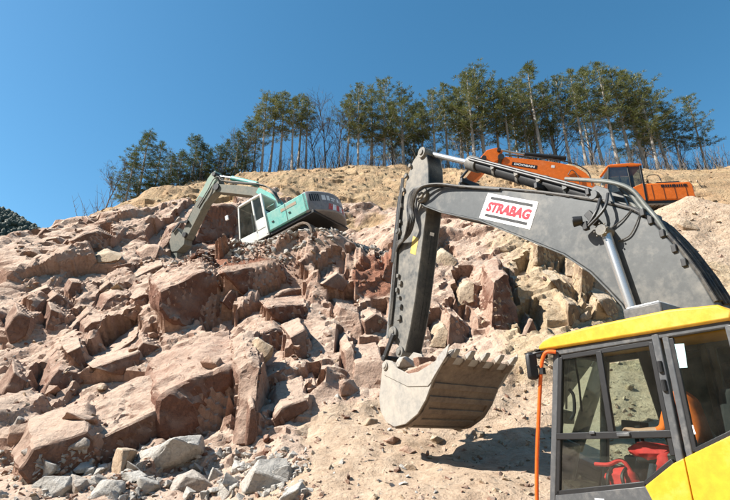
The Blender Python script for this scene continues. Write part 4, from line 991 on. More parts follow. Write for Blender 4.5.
# ---- cab
CW = 1.0
rf = MB(); rf.prism([(.20, 3.065), (0, 3.06), (-1.1, 3.04), (-1.78, 3.03), (-1.80, 3.10), (-1.7, 3.18), (-1.3, 3.225), (-.6, 3.225), (0, 3.20), (.14, 3.16), (.21, 3.11)], -.035, CW + .035); roof = rf.build('cab_roof', 'yellow', ex, .03)
lb = MB(); lb.box((.42, -.93, 3.30), (.42, .40, .17)); lb.build('roof_hatch', 'cab_grey', roof, .02)
lb = MB(); lb.box((.42, -.93, 3.392), (.36, .34, .02)); lb.build('hatch_cover', 'white_print', roof, .008)
vz = MB(); vz.add([(-.03, .18, 3.075), (.95, .18, 3.075), (.95, .42, 3.055), (-.03, .42, 3.055), (-.03, .18, 3.085), (.95, .18, 3.085), (.95, .42, 3.063), (-.03, .42, 3.063)], [(0, 3, 2, 1), (4, 5, 6, 7), (0, 1, 5, 4), (1, 2, 6, 5), (2, 3, 7, 6), (3, 0, 4, 7)]); vz.build('rain_visor', 'glass_dark', roof)
lamp = MB(); lamp.box((.06, .24, 3.03), (.12, .10, .09)); lamp.build('cab_lamp', 'black', roof, .02)
fr = MB()
FB, FT = (.36, 1.35), (.035, 3.05)
def fpil(z): t = (z - FB[1]) / (FT[1] - FB[1]); return FB[0] + (FT[0] - FB[0]) * t
for x in (0, CW - .07):
    fr.prism([(FB[0], FB[1]), (FT[0], FT[1]), (FT[0] - .075, FT[1]), (FB[0] - .075, FB[1])], x, x + .07)
    fr.prism([(FT[0], 3.055), (-1.75, 3.045), (-1.75, 2.975), (FT[0], 2.985)], x + .002, x + .068)
    fr.prism([(-1.075, 3.03), (-1.145, 3.03), (-1.125, 1.35), (-1.055, 1.35)], x - .006, x + .062)
    fr.prism([(-1.165, 3.03), (-1.225, 3.03), (-1.205, 1.35), (-1.145, 1.35)], x + .004, x + .06)
    fr.prism([(-1.70, 3.0), (-1.78, 3.0), (-1.78, 1.35), (-1.70, 1.35)], x + .001, x + .069)
fr.box((CW / 2, .0, 3.02), (CW - .15, .07, .06)); fr.box((CW / 2, -1.74, 3.01), (CW - .15, .07, .06)); fr.box((CW / 2, -1.74, 2.05), (CW - .15, .06, .08)); fr.box((CW / 2, FB[0] - .04, 1.42), (CW - .15, .07, .12))
cf = fr.build('cab_frame', 'cab_grey', ex, .012)
gs = MB()      # black seals and rails round the panes
rail = [(fpil(2.14) - .07, 2.165), (-1.07, 2.165), (-1.07, 2.10), (fpil(2.1) - .07, 2.10)]
gs.prism(rail, -.004, .045); gs.prism([(-.47, 2.96), (-.535, 2.96), (-.525, 2.165), (-.46, 2.165)], .006, .05)
lw = [(.235, 1.57), (-.74, 1.705), (-1.03, 1.905), (-1.045, 2.10)]
for a, b in ((lw[0], lw[1]), (lw[1], lw[2])): gs.bar(Vector((.03, *a)), Vector((.03, *b)), .05, .05, (1, 0, 0))
gs.bar((.03, fpil(2.95) - .10, 2.955), (.03, -1.07, 2.955), .05, .035, (1, 0, 0)); gs.bar((.03, fpil(2.95) - .095, 2.96), (.03, fpil(1.56) - .095, 1.56), .045, .05, (1, 0, 0)); gs.bar((.03, -1.05, 2.96), (.03, -1.04, 1.95), .045, .05, (1, 0, 0))
gs.bar((.03, -1.235, 2.97), (.03, -1.225, 1.98), .05, .03, (1, 0, 0)); gs.bar((.03, -1.23, 1.985), (.03, -1.70, 2.19), .05, .05, (1, 0, 0))
gs.build('window_seal', 'black', cf, .006)
hl = MB(); hl.box((-.012, -.63, 2.135), (.03, .13, .035)); hl.box((-.012, -.30, 2.16), (.02, .06, .03)); hl.build('latch', 'cab_grey', cf, .006)
for z in (2.72, 2.55): MB().cyl((-.012, -1.105, z - .05), (-.012, -1.105, z + .05), .022, n=10).build('hinge', 'black', cf)
pn = MB(); pn.prism([(fpil(1.56) - .07, 1.555), (-.74, 1.69), (-.86, 1.40), (FB[0] - .06, 1.36)], .004, .05); pn.build('door_panel', 'cab_grey', ex, .008)
lt = MB(); lt.box((-.001, -.26, 1.545), (.006, .10, .022)); lt.build('door_emblem', 'white_print', ex)
yp = MB(); yp.prism([(-.745, 1.69), (-1.035, 1.885), (-1.135, 1.93), (-1.135, 1.2), (-.93, 1.2)], -.012, .04); yp.build('lower_panel', 'yellow', ex, .008)
yp = MB(); yp.prism([(-1.145, 1.935), (-1.72, 2.185), (-1.80, 2.2), (-1.80, 1.2), (-1.145, 1.2)], -.014, .04); yp.build('rear_panel', 'yellow', ex, .008)
def pane(pts, x, name='window_pane', mat='glass'):
    m = MB(); n = len(pts); m.add([(x, a, b) for a, b in pts] , [tuple(range(n))]); return m.build(name, mat if x < .5 else 'glass_clear', cf, smooth=False)
pane([(fpil(2.95) - .09, 2.95), (-.50, 2.95), (-.49, 2.15), (fpil(2.15) - .09, 2.15)], .030)
pane([(-.505, 2.95), (-1.06, 2.95), (-1.05, 2.15), (-.495, 2.15)], .018)
pane([(fpil(2.1) - .09, 2.11), (-1.04, 2.11), (-1.03, 1.92), (-.74, 1.715), (fpil(1.6) - .09, 1.585)], .026)
pane([(-1.235, 2.97), (-1.70, 2.97), (-1.70, 2.2), (-1.225, 1.99)], .026)
pane([(fpil(2.95) - .09, 2.97), (-1.70, 2.97), (-1.70, 1.6), (fpil(1.6) - .09, 1.6)], CW - .03)
m = MB(); m.add([(.07, fpil(2.99) - .03, 2.99), (CW - .07, fpil(2.99) - .03, 2.99), (CW - .07, fpil(1.48) - .03, 1.48), (.07, fpil(1.48) - .03, 1.48)], [(0, 1, 2, 3)]); m.build('windscreen', 'glass_clear', cf, smooth=False)
m = MB(); m.add([(.07, -1.74, 2.98), (CW - .07, -1.74, 2.98), (CW - .07, -1.74, 2.09), (.07, -1.74, 2.09)], [(0, 1, 2, 3)]); m.build('rear_window', 'glass', cf, smooth=False)
st = MB(); st.add([(.020, *E_.yz(*q, .02)) for q in [(674, 344), (684, 343.5), (687.5, 367.5), (678, 368)]], [(0, 1, 2, 3)]); st.build('sticker', 'sticker', cf, smooth=False)
st = MB(); st.add([(.020, *E_.yz(*q, .02)) for q in [(689, 425), (693, 425), (696, 434), (689.5, 435)]], [(0, 1, 2, 3)]); st.build('paper_note', 'white_print', cf, smooth=False)
# interior
it = MB(); it.box((CW / 2, -.72, 1.33), (CW - .02, 2.06, .10)); it.build('cab_floor', 'black', ex)
it = MB(); it.box((CW / 2, -1.77, 1.70), (CW - .1, .05, .66)); it.build('rear_wall', 'black', ex, .01)
it = MB(); it.box((CW / 2 + .03, -1.12, 1.80), (.48, .50, .16)); it.box((CW / 2 + .03, -1.12, 1.56), (.34, .34, .34)); s_ = it.build('seat', 'seat_cloth', ex, .05)
it = MB(); it.box((CW / 2 + .03, -1.42, 2.18), (.46, .14, .68), Matrix.Rotation(.12, 3, 'X')); it.build('backrest', 'seat_cloth', s_, .05)
it = MB(); it.box((CW / 2 + .03, -1.48, 2.66), (.26, .10, .18)); it.build('headrest', 'seat_cloth', s_, .04)
for x in (.17, .86):
    it = MB(); it.box((x, -.95, 1.93), (.15, .62, .10)); it.box((x, -.98, 1.66), (.12, .4, .46)); cs = it.build('armrest_console', 'black', ex, .03)
    it = MB(); it.cyl((x, -.72, 1.98), (x, -.70, 2.12), .016, n=8); it.cyl((x, -.70, 2.10), (x, -.69, 2.22), .028, .034, 10); it.build('joystick', 'black', cs)
it = MB(); it.box((.80, -.30, 2.22), (.17, .22, .15), Matrix.Rotation(.15, 3, 'X')); it.cyl((.82, -.28, 1.5), (.80, -.30, 2.2), .025, n=8); it.build('monitor', 'black', ex, .02)
it = MB(); it.box((CW - .10, -.35, 1.72), (.12, .55, .45)); it.build('side_console', 'black', ex, .03)
it = MB()
for x in (.38, .58): it.cyl((x, .05, 1.38), (x, -.10, 1.85), .014, n=8); it.box((x, .08, 1.42), (.09, .22, .03), Matrix.Rotation(.4, 3, 'X'))
it.build('pedals', 'black', ex)
it = MB(); it.tube(spline([(.10, fpil(2.55) - .16, 2.62), (.12, fpil(2.5) - .2, 2.55), (.12, fpil(2.4) - .2, 2.38), (.10, fpil(2.35) - .16, 2.30)], 4), .018, 8); it.build('grab_handle', 'black', cf)
it = MB(); it.tube([(.30, -.02, 2.99), (.33, -.01, 2.7), (.36, .03, 2.4)], .012, 6); it.build('wiper', 'black', cf)
# orange rail, mirror
ot = MB(); ot.tube(spline([E_.p(556, 352, -.02), E_.p(547, 352, -.06), E_.p(543, 358, -.07), E_.p(541, 372, -.07), E_.p(539, 410, -.07), E_.p(537, 460, -.07), E_.p(537, 505, -.07), E_.p(539, 560, -.05)], 6), .021, 10); ot.build('orange_rail', 'orange_tube', ex)
mi = MB(); c = E_.p(532, 366, -.12); RM = Matrix.Rotation(-.5, 3, 'Z'); mi.box(c, (.13, .09, .31), RM); mo = mi.build('mirror', 'black', ex, .042)
gl = MB(); gl.box(c + RM @ Vector((0, -.047, 0)), (.085, .006, .23), RM); gl.build('mirror_glass', 'black', mo)
ma = MB(); ma.tube(spline([c + Vector((.0, 0, .13)), E_.p(537, 353, -.1), E_.p(546, 352, -.04), E_.p(554, 354, 0)], 5), .015, 8); ma.tube([E_.p(542, 372, -.07), E_.p(538, 366, -.1), c], .013, 8); ma.box(E_.p(542.5, 371, -.07), (.05, .05, .07)); ma.build('mirror_bracket', 'black', mo)
# body and undercarriage
bd = MB(); bd.prism([(-1.86, 1.15), (-4.3, 1.15), (-4.5, 1.4), (-4.5, 2.35), (-4.3, 2.5), (-1.86, 2.45)], 0, 2.75); bd.build('engine_body', 'yellow', ex, .06)
bd = MB(); bd.box((2.25, -.85, 1.35), (1.0, 1.9, .42)); bd.build('tank_box', 'dark_steel', ex, .05)
bd = MB(); bd.box((1.375, -1.9, 1.10), (2.7, 4.2, .14)); bd.cyl((1.375, -1.5, .7), (1.375, -1.5, 1.04), .75, n=28); bd.box((1.375, -1.5, .62), (1.7, 1.5, .4)); bd.build('platform', 'dark_steel', ex, .02)
for x in (.08, 2.67): track_frame(ex, x, -3.7, .7, .98, .6)

# ---- operator
def skinned(name, joints, bones, mat_rule, mats, mw):
    me = bpy.data.meshes.new(name); names = list(joints); me.from_pydata([joints[n][0] for n in names], [(names.index(a), names.index(b)) for a, b in bones], []); me.update()
    o = bpy.data.objects.new(name, me); COL.objects.link(o); o.modifiers.new('skin', 'SKIN'); sv = me.skin_vertices[0].data
    for i, n in enumerate(names): rr = joints[n][1]; sv[i].radius = rr if isinstance(rr, tuple) else (rr, rr)
    sv[0].use_root = True; s = o.modifiers.new('sub', 'SUBSURF'); s.levels = s.render_levels = 2
    dg = bpy.context.evaluated_depsgraph_get(); m2 = bpy.data.meshes.new_from_object(o.evaluated_get(dg)); bpy.data.objects.remove(o)
    for m in mats: m2.materials.append(M[m])
    for p in m2.polygons: p.material_index = mat_rule(p.center); p.use_smooth = True
    o = bpy.data.objects.new(name, m2); COL.objects.link(o); o.matrix_world = mw; return o
px0 = .52
J = {'pelvis': ((px0, -1.18, 1.97), (.17, .13)), 'waist': ((px0, -1.17, 2.12), (.15, .11)), 'chest': ((px0, -1.12, 2.32), (.18, .125)), 'upper': ((px0, -1.07, 2.46), (.13, .09)), 'neck': ((px0, -1.04, 2.54), .055), 'jaw': ((px0, -1.0, 2.62), (.07, .08)), 'head': ((px0, -1.0, 2.70), (.078, .095)), 'crown': ((px0, -1.01, 2.78), (.06, .075))}
Bn = [('pelvis', 'waist'), ('waist', 'chest'), ('chest', 'upper'), ('upper', 'neck'), ('neck', 'jaw'), ('jaw', 'head'), ('head', 'crown')]
for sgn, hx_ in ((-1, .17), (1, .86)):
    t = 'l' if sgn < 0 else 'r'
    J.update({t + 'sh': ((px0 + sgn * .19, -1.07, 2.42), .07), t + 'el': ((px0 + sgn * .27, -.98, 2.16), .052), t + 'wr': ((hx_, -.76, 2.16), .032), t + 'pa': ((hx_, -.70, 2.18), (.042, .028)),
              t + 'hip': ((px0 + sgn * .11, -1.10, 1.95), .095), t + 'kn': ((px0 + sgn * .14, -.68, 1.98), .068), t + 'an': ((px0 + sgn * .10, -.50, 1.52), .045), t + 'to': ((px0 + sgn * .10, -.28, 1.45), .04)})
    Bn += [('upper', t + 'sh'), (t + 'sh', t + 'el'), (t + 'el', t + 'wr'), (t + 'wr', t + 'pa'), ('pelvis', t + 'hip'), (t + 'hip', t + 'kn'), (t + 'kn', t + 'an'), (t + 'an', t + 'to')]
    for f in range(4):
        a = (hx_ + (f - 1.5) * .02, -.665, 2.195); b = (hx_ + (f - 1.5) * .019, -.645, 2.17); J.update({f'{t}f{f}a': (a, .0095), f'{t}f{f}b': (b, .0085)}); Bn += [(t + 'pa', f'{t}f{f}a'), (f'{t}f{f}a', f'{t}f{f}b')]
    J[t + 'th'] = ((hx_ - sgn * .05, -.69, 2.17), .010); Bn.append((t + 'pa', t + 'th'))
J['nose'] = ((px0, -.905, 2.685), .014); Bn.append(('head', 'nose'))
def rule(c):
    if c.z > 2.53: return 1
    if c.y > -.94 and c.z > 2.1 and abs(c.x - px0) > .14: return 1
    if c.z < 2.06 and c.y > -1.3: return 2
    return 0
PX_ = EX @ Matrix.Translation((-.06, .07, 0))
pe = skinned('person', J, Bn, rule, ['orange_cloth', 'skin', 'trousers'], PX_); tag(pe, 'operator in an orange top sitting at the controls inside the yellow cab', 'person')
hr = MB(); bm = bmesh.new(); bmesh.ops.create_uvsphere(bm, u_segments=14, v_segments=9, radius=1); hr.add([(px0 + v.co.x * .095, -1.035 + v.co.y * .105, 2.725 + v.co.z * .105) for v in bm.verts], [tuple(v.index for v in f.verts) for f in bm.faces]); bm.free(); hr.build('hair', 'hair', pe)
ey = MB()
for s_ in (-1, 1): ey.box((px0 + s_ * .032, -.918, 2.70), (.022, .012, .010))
ey.box((px0, -.922, 2.625), (.05, .008, .008)); ey.build('eyes_and_mouth', 'hair', pe)
# red bag and red jacket on the cab floor
bg_ = empty('tool_bag', EX @ Matrix.Translation((.22, -.40, 1.56))); tag(bg_, 'red bag with black straps low inside the cab door', 'bag')
def blob(name, c, d, mat, parent, seed, amp=.12, n=2):
    bm = bmesh.new(); bmesh.ops.create_icosphere(bm, subdivisions=3, radius=1)
    for v in bm.verts: v.co *= 1 + noise.fractal(v.co * 1.7 + Vector((seed, 0, 0)), 1, 2, 3) * amp * 2
    m = MB(); m.add([(c[0] + v.co.x * d[0], c[1] + v.co.y * d[1], c[2] + v.co.z * d[2]) for v in bm.verts], [tuple(v.index for v in f.verts) for f in bm.faces]); bm.free(); return m.build(name, mat, parent)
blob('bag_body', (0, 0, .14), (.12, .17, .14), 'red_cloth', bg_, 3); it = MB(); it.tube(spline([(-.02, -.13, .2), (-.03, -.05, .34), (-.03, .1, .30), (-.02, .26, .30)], 5), .02, 8); it.build('handle', 'red_cloth', bg_)
it = MB(); it.tube(spline([(-.13, -.10, .05), (-.13, -.08, .2), (0, -.08, .29)], 4), .018, 6); it.tube(spline([(-.13, .08, .05), (-.13, .07, .2), (0, .07, .28)], 4), .018, 6); it.build('strap', 'black', bg_)
jk = empty('jacket', EX @ Matrix.Translation((.16, -.78, 1.93))); tag(jk, 'bright red jacket draped over the armrest inside the cab door', 'jacket')
blob('jacket_body', (0, .02, .06), (.10, .20, .08), 'red_cloth', jk, 9, .16); blob('sleeve', (-.03, -.12, -.05), (.06, .09, .13), 'red_cloth', jk, 14, .16); blob('collar', (-.02, .12, .05), (.05, .05, .05), 'black', jk, 21, .16)

# ------------------------------------------------------------------ teal excavator on the ledge
def rot_zxy(h, p, r): return Matrix.Rotation(R_(h), 4, 'Z') @ Matrix.Rotation(R_(p), 4, 'X') @ Matrix.Rotation(R_(r), 4, 'Y')
TX = Matrix.Translation((-2.97, 19.77, 9.15)) @ rot_zxy(59.8, -13.9, -5.8); T_ = Frame(TX)
te = empty('excavator', TX); tag(te, 'dusty teal and white excavator tilted on the rock ledge at the left', 'excavator')
L = -1.35
# house
hb = MB(); hb.prism([(-.08, 1.15), (-.08, 1.98), (-2.1, 2.0), (-2.1, 1.15)], L, 1.35); hs_ = hb.build('house', 'teal', te, .03)
hb = MB(); hb.prism([(-.10, 2.0), (-.25, 2.16), (-1.95, 2.16), (-2.05, 2.0)], -.35, 1.25); hb.build('engine_cover', 'teal_dusty', te, .04)
hb = MB(); hb.box((0, -.55, 1.08), (2.6, 3.4, .14)); hb.box((.9, .6, 1.45), (.85, 1.2, .6)); hb.build('deck', 'dark_steel', te, .02)
# door lines, handles, side print
dl = MB()
for y in (-.12, -1.05): dl.box((L - .004, y, 1.57), (.012, .018, .8))
dl.box((L - .004, -1.1, 1.19), (.012, 1.95, .02)); dl.build('panel_gap', 'black', hs_)
hn = MB(); hn.box((L - .015, -.35, 1.5), (.03, .10, .05)); hn.box((L - .015, -1.2, 1.5), (.03, .10, .05)); hn.build('panel_latch', 'black', hs_, .005)
mk = MB(); mk.box((L - .004, -1.2, 1.76), (.008, .78, .13)); mk.build('worn_print', 'orange_print', hs_)
# counterweight: curved tail
arc = []
for k in range(13):
    a = -1 + 2 * k / 12; arc.append((a * 1.35, -2.1 - .62 * math.cos(a * 1.5708) ** .8 if abs(a) < 1 else -2.1))
def tail(z0, z1, grow=0, name='counterweight', mat='cw_grey', yfront=-1.9):
    m = MB(); n = len(arc); lo = [(x * (1 + grow), y - grow, z0) for x, y in arc] + [(1.35, yfront, z0), (-1.35, yfront, z0)]; hi = [(x, y, z1) for x, y, _ in lo]; N_ = len(lo)
    m.add(lo + hi, [tuple(reversed(range(N_))), tuple(range(N_, 2 * N_))] + [(i, (i + 1) % N_, N_ + (i + 1) % N_, N_ + i) for i in range(N_)]); return m
cw = tail(1.12, 2.03).build('counterweight', 'cw_grey', te, .05, ang=50)
def on_tail(u, z, lift=.006):   # u from -1 (left) to 1 (right)
    i = (u + 1) / 2 * 12; k = min(11, int(i)); f = i - k; a, b = Vector(arc[k]), Vector(arc[k + 1]); p = a.lerp(b, f); d = (b - a).normalized(); return Vector((p.x + d.y * lift, p.y - d.x * lift, z))
for k in range(7):               # worn red and white warning chevrons low on the tail
    u0 = -.50 + k * .15; m = MB(); st_ = []
    for uu, z in ((u0, 1.20), (u0 + .15, 1.20), (u0 + .22, 1.48), (u0 + .07, 1.48)): st_.append(on_tail(min(.99, uu), z))
    m.add(st_, [(0, 1, 2, 3)]); m.build('warning_stripe', 'warning_red' if k % 2 == 0 else 'white_print', cw, smooth=False)
for k, (u0, u1, z0, z1) in enumerate([(-.62, -.50, 1.62, 1.84), (-.46, -.36, 1.62, 1.84), (-.32, -.12, 1.72, 1.78), (-.32, -.20, 1.62, 1.67), (-.05, .05, 1.64, 1.82), (.1, .3, 1.64, 1.80)]):
    m = MB(); m.add([on_tail(u, z) for u, z in ((u0, z0), (u1, z0), (u1, z1), (u0, z1))], [(0, 1, 2, 3)]); m.build('worn_print', 'white_print', cw, smooth=False)
m = MB()
for k in range(5): m.add([on_tail(u, z) for u, z in ((-.93 + k * .05, 1.55), (-.90 + k * .05, 1.55), (-.90 + k * .05, 1.88), (-.93 + k * .05, 1.88))], [(0, 1, 2, 3)])
m.build('vent', 'black', cw, smooth=False)
# cab
cb = MB(); CL, CR = L, L + .98
def cbar(a, b, w=.07): cb.bar(Vector(a), Vector(b), w, w, (1, 0, 0))
fB, fT, rB, rT = (1.5, 1.12), (1.22, 2.93), (0, 1.12), (-.02, 2.95)
for x in (CL + .035, CR - .035):
    cbar((x, *fB), (x, *fT)); cbar((x, *rB), (x, *rT), .10); cbar((x, .48, 2.93), (x, .52, 1.2), .075)
cb.prism([(1.53, 1.05), (1.47, 1.50), (-.05, 1.45), (-.05, 1.05)], CL + .001, CL + .05); cb.prism([(1.53, 1.05), (1.47, 1.50), (-.05, 1.45), (-.05, 1.05)], CR - .05, CR)
cb.prism([(.04, 1.2), (-.05, 1.2), (-.05, 2.2), (.04, 2.2)], CL + .06, CR - .06)
cab = cb.build('cab', 'cream', te, .015)
m = MB(); m.prism([(1.25, 2.92), (-.08, 2.93), (-.08, 3.0), (.3, 3.04), (1.1, 3.02), (1.26, 2.97)], CL - .015, CR + .015); m.build('cab_roof', 'cream', cab, .03)
def tp(pts, x):
    m = MB(); m.add([(x, a, b) for a, b in pts], [tuple(range(len(pts)))]); return m.build('window_pane', 'glass_dark', cab, smooth=False)
for x in (CL + .03, CR - .03):
    tp([(1.39, 1.52), (1.21, 2.88), (.53, 2.88), (.56, 1.49)], x); tp([(.44, 2.88), (.06, 2.88), (.06, 1.95), (.46, 1.90)], x)
m = MB(); m.add([(CL + .07, 1.42, 1.5), (CR - .07, 1.42, 1.5), (CR - .07, 1.22, 2.88), (CL + .07, 1.22, 2.88)], [(0, 1, 2, 3)]); m.build('windscreen', 'glass_dark', cab, smooth=False)
m = MB(); m.box((CL + .012, .25, 1.68), (.05, .42, .46)); m.build('door_infill', 'cream', cab, .01)
m = MB(); m.box((CL + .5, .45, 1.75), (.5, .5, .2)); m.box((CL + .5, .2, 2.15), (.46, .14, .7)); m.build('seat', 'seat_cloth', cab, .04)
m = MB(); q = T_.p(227, 218, CL - .05); m.box(q, (.06, .16, .22)); mo = m.build('mirror', 'white_print', te, .02)
m = MB(); m.tube([q, q + Vector((.05, -.3, .1))], .015, 6); m.build('mirror_stay', 'black', mo)
m = MB(); m.tube(spline([(CL - .05, .55, 1.5), (CL - .08, .6, 1.9), (CL - .05, .55, 2.3)], 4), .018, 6); m.build('grab_rail', 'black', cab)
# boom and arm
BX = .25
bt_ = [(-.35, 1.75), (-.2, 2.75), (.2, 3.55), (.74, 4.15), (1.8, 4.85), (3.03, 5.58), (3.22, 5.52), (3.28, 5.36), (3.15, 5.2), (1.22, 3.98), (.66, 3.3), (.35, 2.5), (.2, 1.65), (-.1, 1.55)]
tb = MB().prism(bt_, -BX, BX).build('boom', 'dusty_arm', te, .015)
m = MB(); m.prism([(-.22, 2.72), (.18, 3.56), (.74, 4.16), (.95, 4.0), (.5, 3.4), (.2, 2.6)], -BX - .006, BX + .006); m.build('boom_knee', 'teal', tb, .006)
ta_ = [(3.05, 6.35), (3.25, 6.34), (3.55, 6.18), (4.3, 5.5), (5.2, 4.66), (5.76, 4.08), (5.66, 3.8), (5.42, 3.76), (5.25, 3.92), (3.98, 5.02), (3.1, 5.34), (2.92, 5.6)]
ta = MB().prism(ta_, -BX + .04, BX - .04).build('arm', 'dusty_arm', te, .015)
m = MB(); m.prism([(3.03, 6.36), (3.26, 6.36), (3.57, 6.19), (4.25, 5.56), (3.9, 5.20), (3.25, 5.75), (2.96, 5.75)], -BX + .034, BX - .034); m.build('arm_head', 'teal_dusty', ta, .006)
c0, c1, c2 = Vector((0, 3.05, 6.16)), Vector((0, 2.3, 5.62)), Vector((0, .95, 4.55))
ac = MB().cyl(c1, c2, .115, n=16).build('arm_cylinder', 'teal', te); MB().cyl(c0, c1, .055, n=12).build('cylinder_rod', 'chrome', ac)
b0, b1, b2 = Vector((0, 3.6, 6.25)), Vector((0, 4.6, 5.5)), Vector((0, 5.55, 4.72))
bc = MB().cyl(b0, b1, .09, n=14).build('bucket_cylinder', 'teal_dusty', te); MB().cyl(b1, b2, .045, n=10).build('cylinder_rod', 'dusty_arm', bc)
for x in (-BX - .12, BX + .12):
    d0, d1, d2 = Vector((x, .9, 3.72)), Vector((x, .85, 2.7)), Vector((x, .8, 1.5)); q = MB().cyl(d0, d1, .05, n=12).build('boom_cylinder_rod', 'chrome', te); MB().cyl(d1, d2, .09, n=14).build('boom_cylinder', 'teal_dusty', q)
m = MB()
for y, z, rr in ((3.06, 5.42, .17), (3.08, 6.16, .11), (5.45, 3.95, .13), (5.2, 4.55, .09), (.9, 3.72, .1)): m.cyl((-BX - .08, y, z), (BX + .08, y, z), rr, n=16)
m.build('pins', 'dark_steel', te, .006)
m = MB()
for k in range(4):
    x = -BX - .02 + .09 * k; m.tube(spline([(x, -.1, 2.9), (x, .15, 3.75), (x, .7, 4.32), (x, 1.8, 5.02), (x, 2.7, 5.6), (x, 2.85, 5.9), (x, 3.2, 5.9 - .06 * k), (x - .04, 3.6, 5.5), (x - .04, 4.4, 4.95)], 5), .024, 6)
m.build('hoses', 'hose', te)
# linkage and quick coupler with a short digging tool
m = MB(); m.prism([(6.62, 3.95), (6.25, 4.6), (5.95, 4.62), (5.72, 4.15), (5.5, 3.85), (5.6, 3.5), (6.1, 3.35), (6.5, 3.5)], -.24, .24); cp = m.build('quick_coupler', 'dusty_arm', te, .02)
m = MB()
for x in (-.30, .24): m.bar((x, 5.2, 4.55), (x, 5.62, 4.72), .06, .10); m.bar((x, 5.62, 4.72), (x, 6.2, 4.45), .06, .10)
m.build('linkage', 'dark_steel', te, .008)
m = MB(); m.prism([(6.65, 4.0), (6.75, 3.6), (6.6, 3.1), (6.35, 2.9), (6.2, 3.0), (6.15, 3.4)], -.20, .20); m.build('ripper_shank', 'dusty_arm', te, .03)
# undercarriage, half buried in rubble
m = MB(); m.cyl((0, 0, .75), (0, 0, 1.05), .65, n=24); m.box((0, 0, .6), (1.6, 1.4, .4)); m.build('slew_ring', 'dark_steel', te, .01)
for x in (-1.05, 1.05): track_frame(te, x, -1.9, 1.9, .85, .5)

# ------------------------------------------------------------------ orange excavator on the upper terrace
OX = Matrix.Translation((12.95, 22.1, 11.5)) @ rot_zxy(86, 0, 0); O_ = Frame(OX)
oe = empty('excavator', OX); tag(oe, 'orange excavator on the upper terrace behind the grey boom', 'excavator')
L = -1.4
m = MB(); m.prism([(-.15, 1.15), (-.15, 2.02), (-2.2, 2.06), (-2.3, 1.9), (-2.3, 1.25), (-2.15, 1.15)], L, 1.4); hs_ = m.build('house', 'orange', oe, .05)
m = MB(); m.prism([(-.75, 2.06), (-.85, 2.24), (-1.9, 2.26), (-2.05, 2.07)], -1.15, 1.2); ec = m.build('engine_cover', 'dark_steel', oe, .06)
m = MB()
for k in range(12): m.box((L - .006, -.9 - k * .10, 1.86), (.012, .055, .14))
m.build('vent_slots', 'black', hs_)
m = MB()
for k in range(4): m.box((L - .006, -.45 - k * .5, 1.55), (.010, .014, .8))
m.build('panel_gap', 'black', hs_)
m = MB(); m.tube(spline([(L + .1, -.4, 2.04), (L + .1, -.42, 2.45), (L + .1, -.9, 2.5), (L + .1, -1.0, 2.1)], 3), .02, 6); m.cyl((.6, -1.6, 2.25), (.6, -1.6, 2.75), .06, n=12); m.build('exhaust_and_rail', 'dark_steel', oe)
m = MB(); m.box((0, -.2, 1.08), (2.7, 3.8, .14)); m.cyl((0, 0, .75), (0, 0, 1.02), .7, n=24); m.box((0, 0, .6), (1.7, 1.5, .4)); m.box((.9, .9, 1.5), (.9, 1.8, .75)); m.build('deck', 'dark_steel', oe, .02)
CL, CR = L, L + 1.0
cb = MB()
for x in (CL + .035, CR - .035):
    for a, b, w in (((1.62, 1.15), (1.28, 2.98), .06), ((-.1, 1.15), (-.16, 2.98), .10), ((.45, 1.2), (.42, 2.98), .07)): cb.bar(Vector((x, *a)), Vector((x, *b)), w, w, (1, 0, 0))
cb.prism([(1.65, 1.1), (1.56, 1.62), (-.12, 1.75), (-.12, 1.1)], CL + .001, CL + .05); cb.prism([(1.65, 1.1), (1.56, 1.62), (-.12, 1.75), (-.12, 1.1)], CR - .05, CR)
cab = cb.build('cab', 'black', oe, .012)
m = MB(); m.prism([(1.34, 2.97), (-.24, 2.98), (-.24, 3.08), (.2, 3.14), (1.2, 3.10), (1.36, 3.03)], CL - .02, CR + .02); m.build('cab_roof', 'orange', cab, .03)
m = MB(); m.prism([(.40, 1.15), (.36, 1.85), (-.14, 2.05), (-.14, 1.15)], CL - .006, CL + .04); m.build('cab_side_panel', 'orange', cab, .01)
for x in (CL + .03, CR - .03):
    for p_ in ([(1.53, 1.63), (1.29, 2.95), (.46, 2.95), (.49, 1.7)], [(.38, 2.95), (-.10, 2.95), (-.07, 2.06), (.4, 1.86)]):
        m = MB(); m.add([(x, a, b) for a, b in p_], [tuple(range(4))]); m.build('window_pane', 'glass_dark', cab, smooth=False)
m = MB(); m.add([(CL + .06, 1.55, 1.62), (CR - .06, 1.55, 1.62), (CR - .06, 1.30, 2.95), (CL + .06, 1.30, 2.95)], [(0, 1, 2, 3)]); m.build('windscreen', 'glass_dark', cab, smooth=False)
m = MB(); m.box((CL + .5, .5, 1.8), (.5, .5, .2)); m.box((CL + .5, .2, 2.2), (.46, .14, .8)); m.build('seat', 'seat_cloth', cab, .04)
m = MB(); m.cyl((CL + .5, .6, 3.12), (CL + .5, .6, 3.26), .06, n=12); m.build('beacon', 'black', cab)
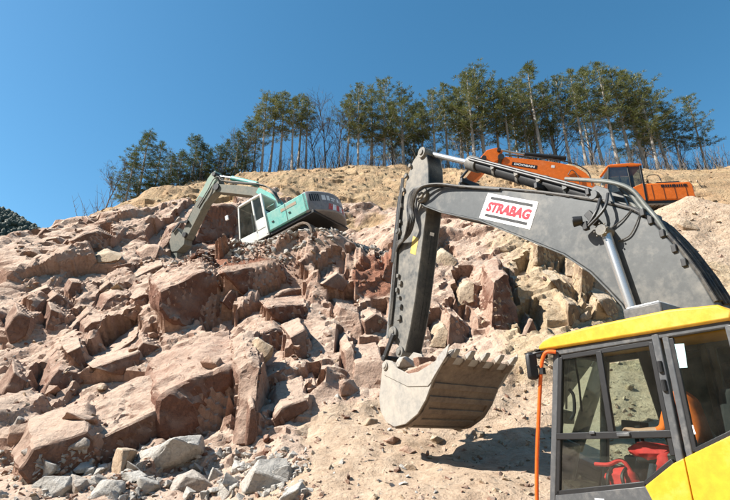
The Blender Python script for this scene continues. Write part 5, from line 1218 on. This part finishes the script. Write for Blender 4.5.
# boom
BX = .3
ob = [O_.yz(*q, -BX) for q in [(502, 158), (506, 164), (530, 172), (560, 184), (575, 200), (590, 215), (600, 205), (594, 182), (586, 173), (575, 166.5), (560, 163), (540, 160), (520, 158.3), (506, 156.5)]]
bo_ = MB().prism(ob, -BX, BX).build('boom', 'orange', oe, .02)
bq = [O_.p(*q, -BX - .008) for q in [(511.5, 165.2), (536.5, 169.2), (537.5, 165.6), (512.5, 161.8)]]
m = MB(); m.add(bq, [(0, 1, 2, 3)]); bd = m.build('badge', 'black_print', bo_, smooth=False); print_on(bq, 'DOOSAN', .09, .22, .91, .80, Vector((-.005, 0, 0)), 'white_print', bd)
m = MB(); m.add([O_.p(*q, -BX - .008) for q in [(551.5, 165), (555, 165.5), (554.5, 168), (551, 167.5)]], [(0, 1, 2, 3)]); m.build('emblem', 'white_print', bo_, smooth=False)
oa = [O_.yz(*q, -.22) for q in [(487, 150), (497, 147.5), (503, 151), (501, 158), (490, 165), (480, 176), (466, 187), (461, 184), (472, 170), (480, 158)]]
ar = MB().prism(oa, -.22, .22).build('arm', 'orange', oe, .02)
c0, c1, c2 = O_.p(500, 150, 0), O_.p(524, 154.5, 0), O_.p(566, 160.5, 0)
c2 = c2 + Vector((0, 0, .12)); ac = MB().cyl(c1, c2, .12, n=14).build('arm_cylinder', 'dark_steel', oe); MB().cyl(c0, c1, .06, n=12).build('cylinder_rod', 'chrome', ac)
q0, q1 = O_.p(472, 165, -.30), O_.p(461, 178, -.30); MB().cyl(q0, q1, .07, n=12).build('bucket_cylinder', 'dark_steel', oe)
m = MB()
for q, rr in (((501, 157), .16), ((499, 150), .10), ((484, 158), .12)): y, z = O_.yz(*q, -BX); m.cyl((-BX - .06, y, z), (BX + .06, y, z), rr, n=16)
m.build('pins', 'dark_steel', oe)
m = MB()
for k in range(3): m.tube(spline([O_.p(505, 155 - k * .3, -BX + .1 * k), O_.p(525, 157 - k * .3, -BX + .1 * k), O_.p(548, 159, -BX + .1 * k), O_.p(572, 163, -BX + .1 * k), O_.p(588, 172, -BX + .1 * k), O_.p(592, 186, -BX + .1 * k)], 4), .03, 6)
m.tube(spline([O_.p(568, 175, -BX - .03), O_.p(572, 170, -BX - .06), O_.p(578, 176, -BX - .06), O_.p(580, 184, -BX - .04)], 4), .025, 6)
m.build('hoses', 'hose', bo_)
y, z = O_.yz(463, 188, 0)
m = MB(); m.prism([(y - .1, z + .3), (y + .3, z), (y + .2, z - .9), (y - .6, z - 1.2), (y - 1.0, z - .6), (y - .5, z - .2)], -.6, .6); m.build('bucket', 'dark_steel', oe, .04)
for x in (-1.15, 1.15): track_frame(oe, x, -2.2, 2.2, .9, .55)
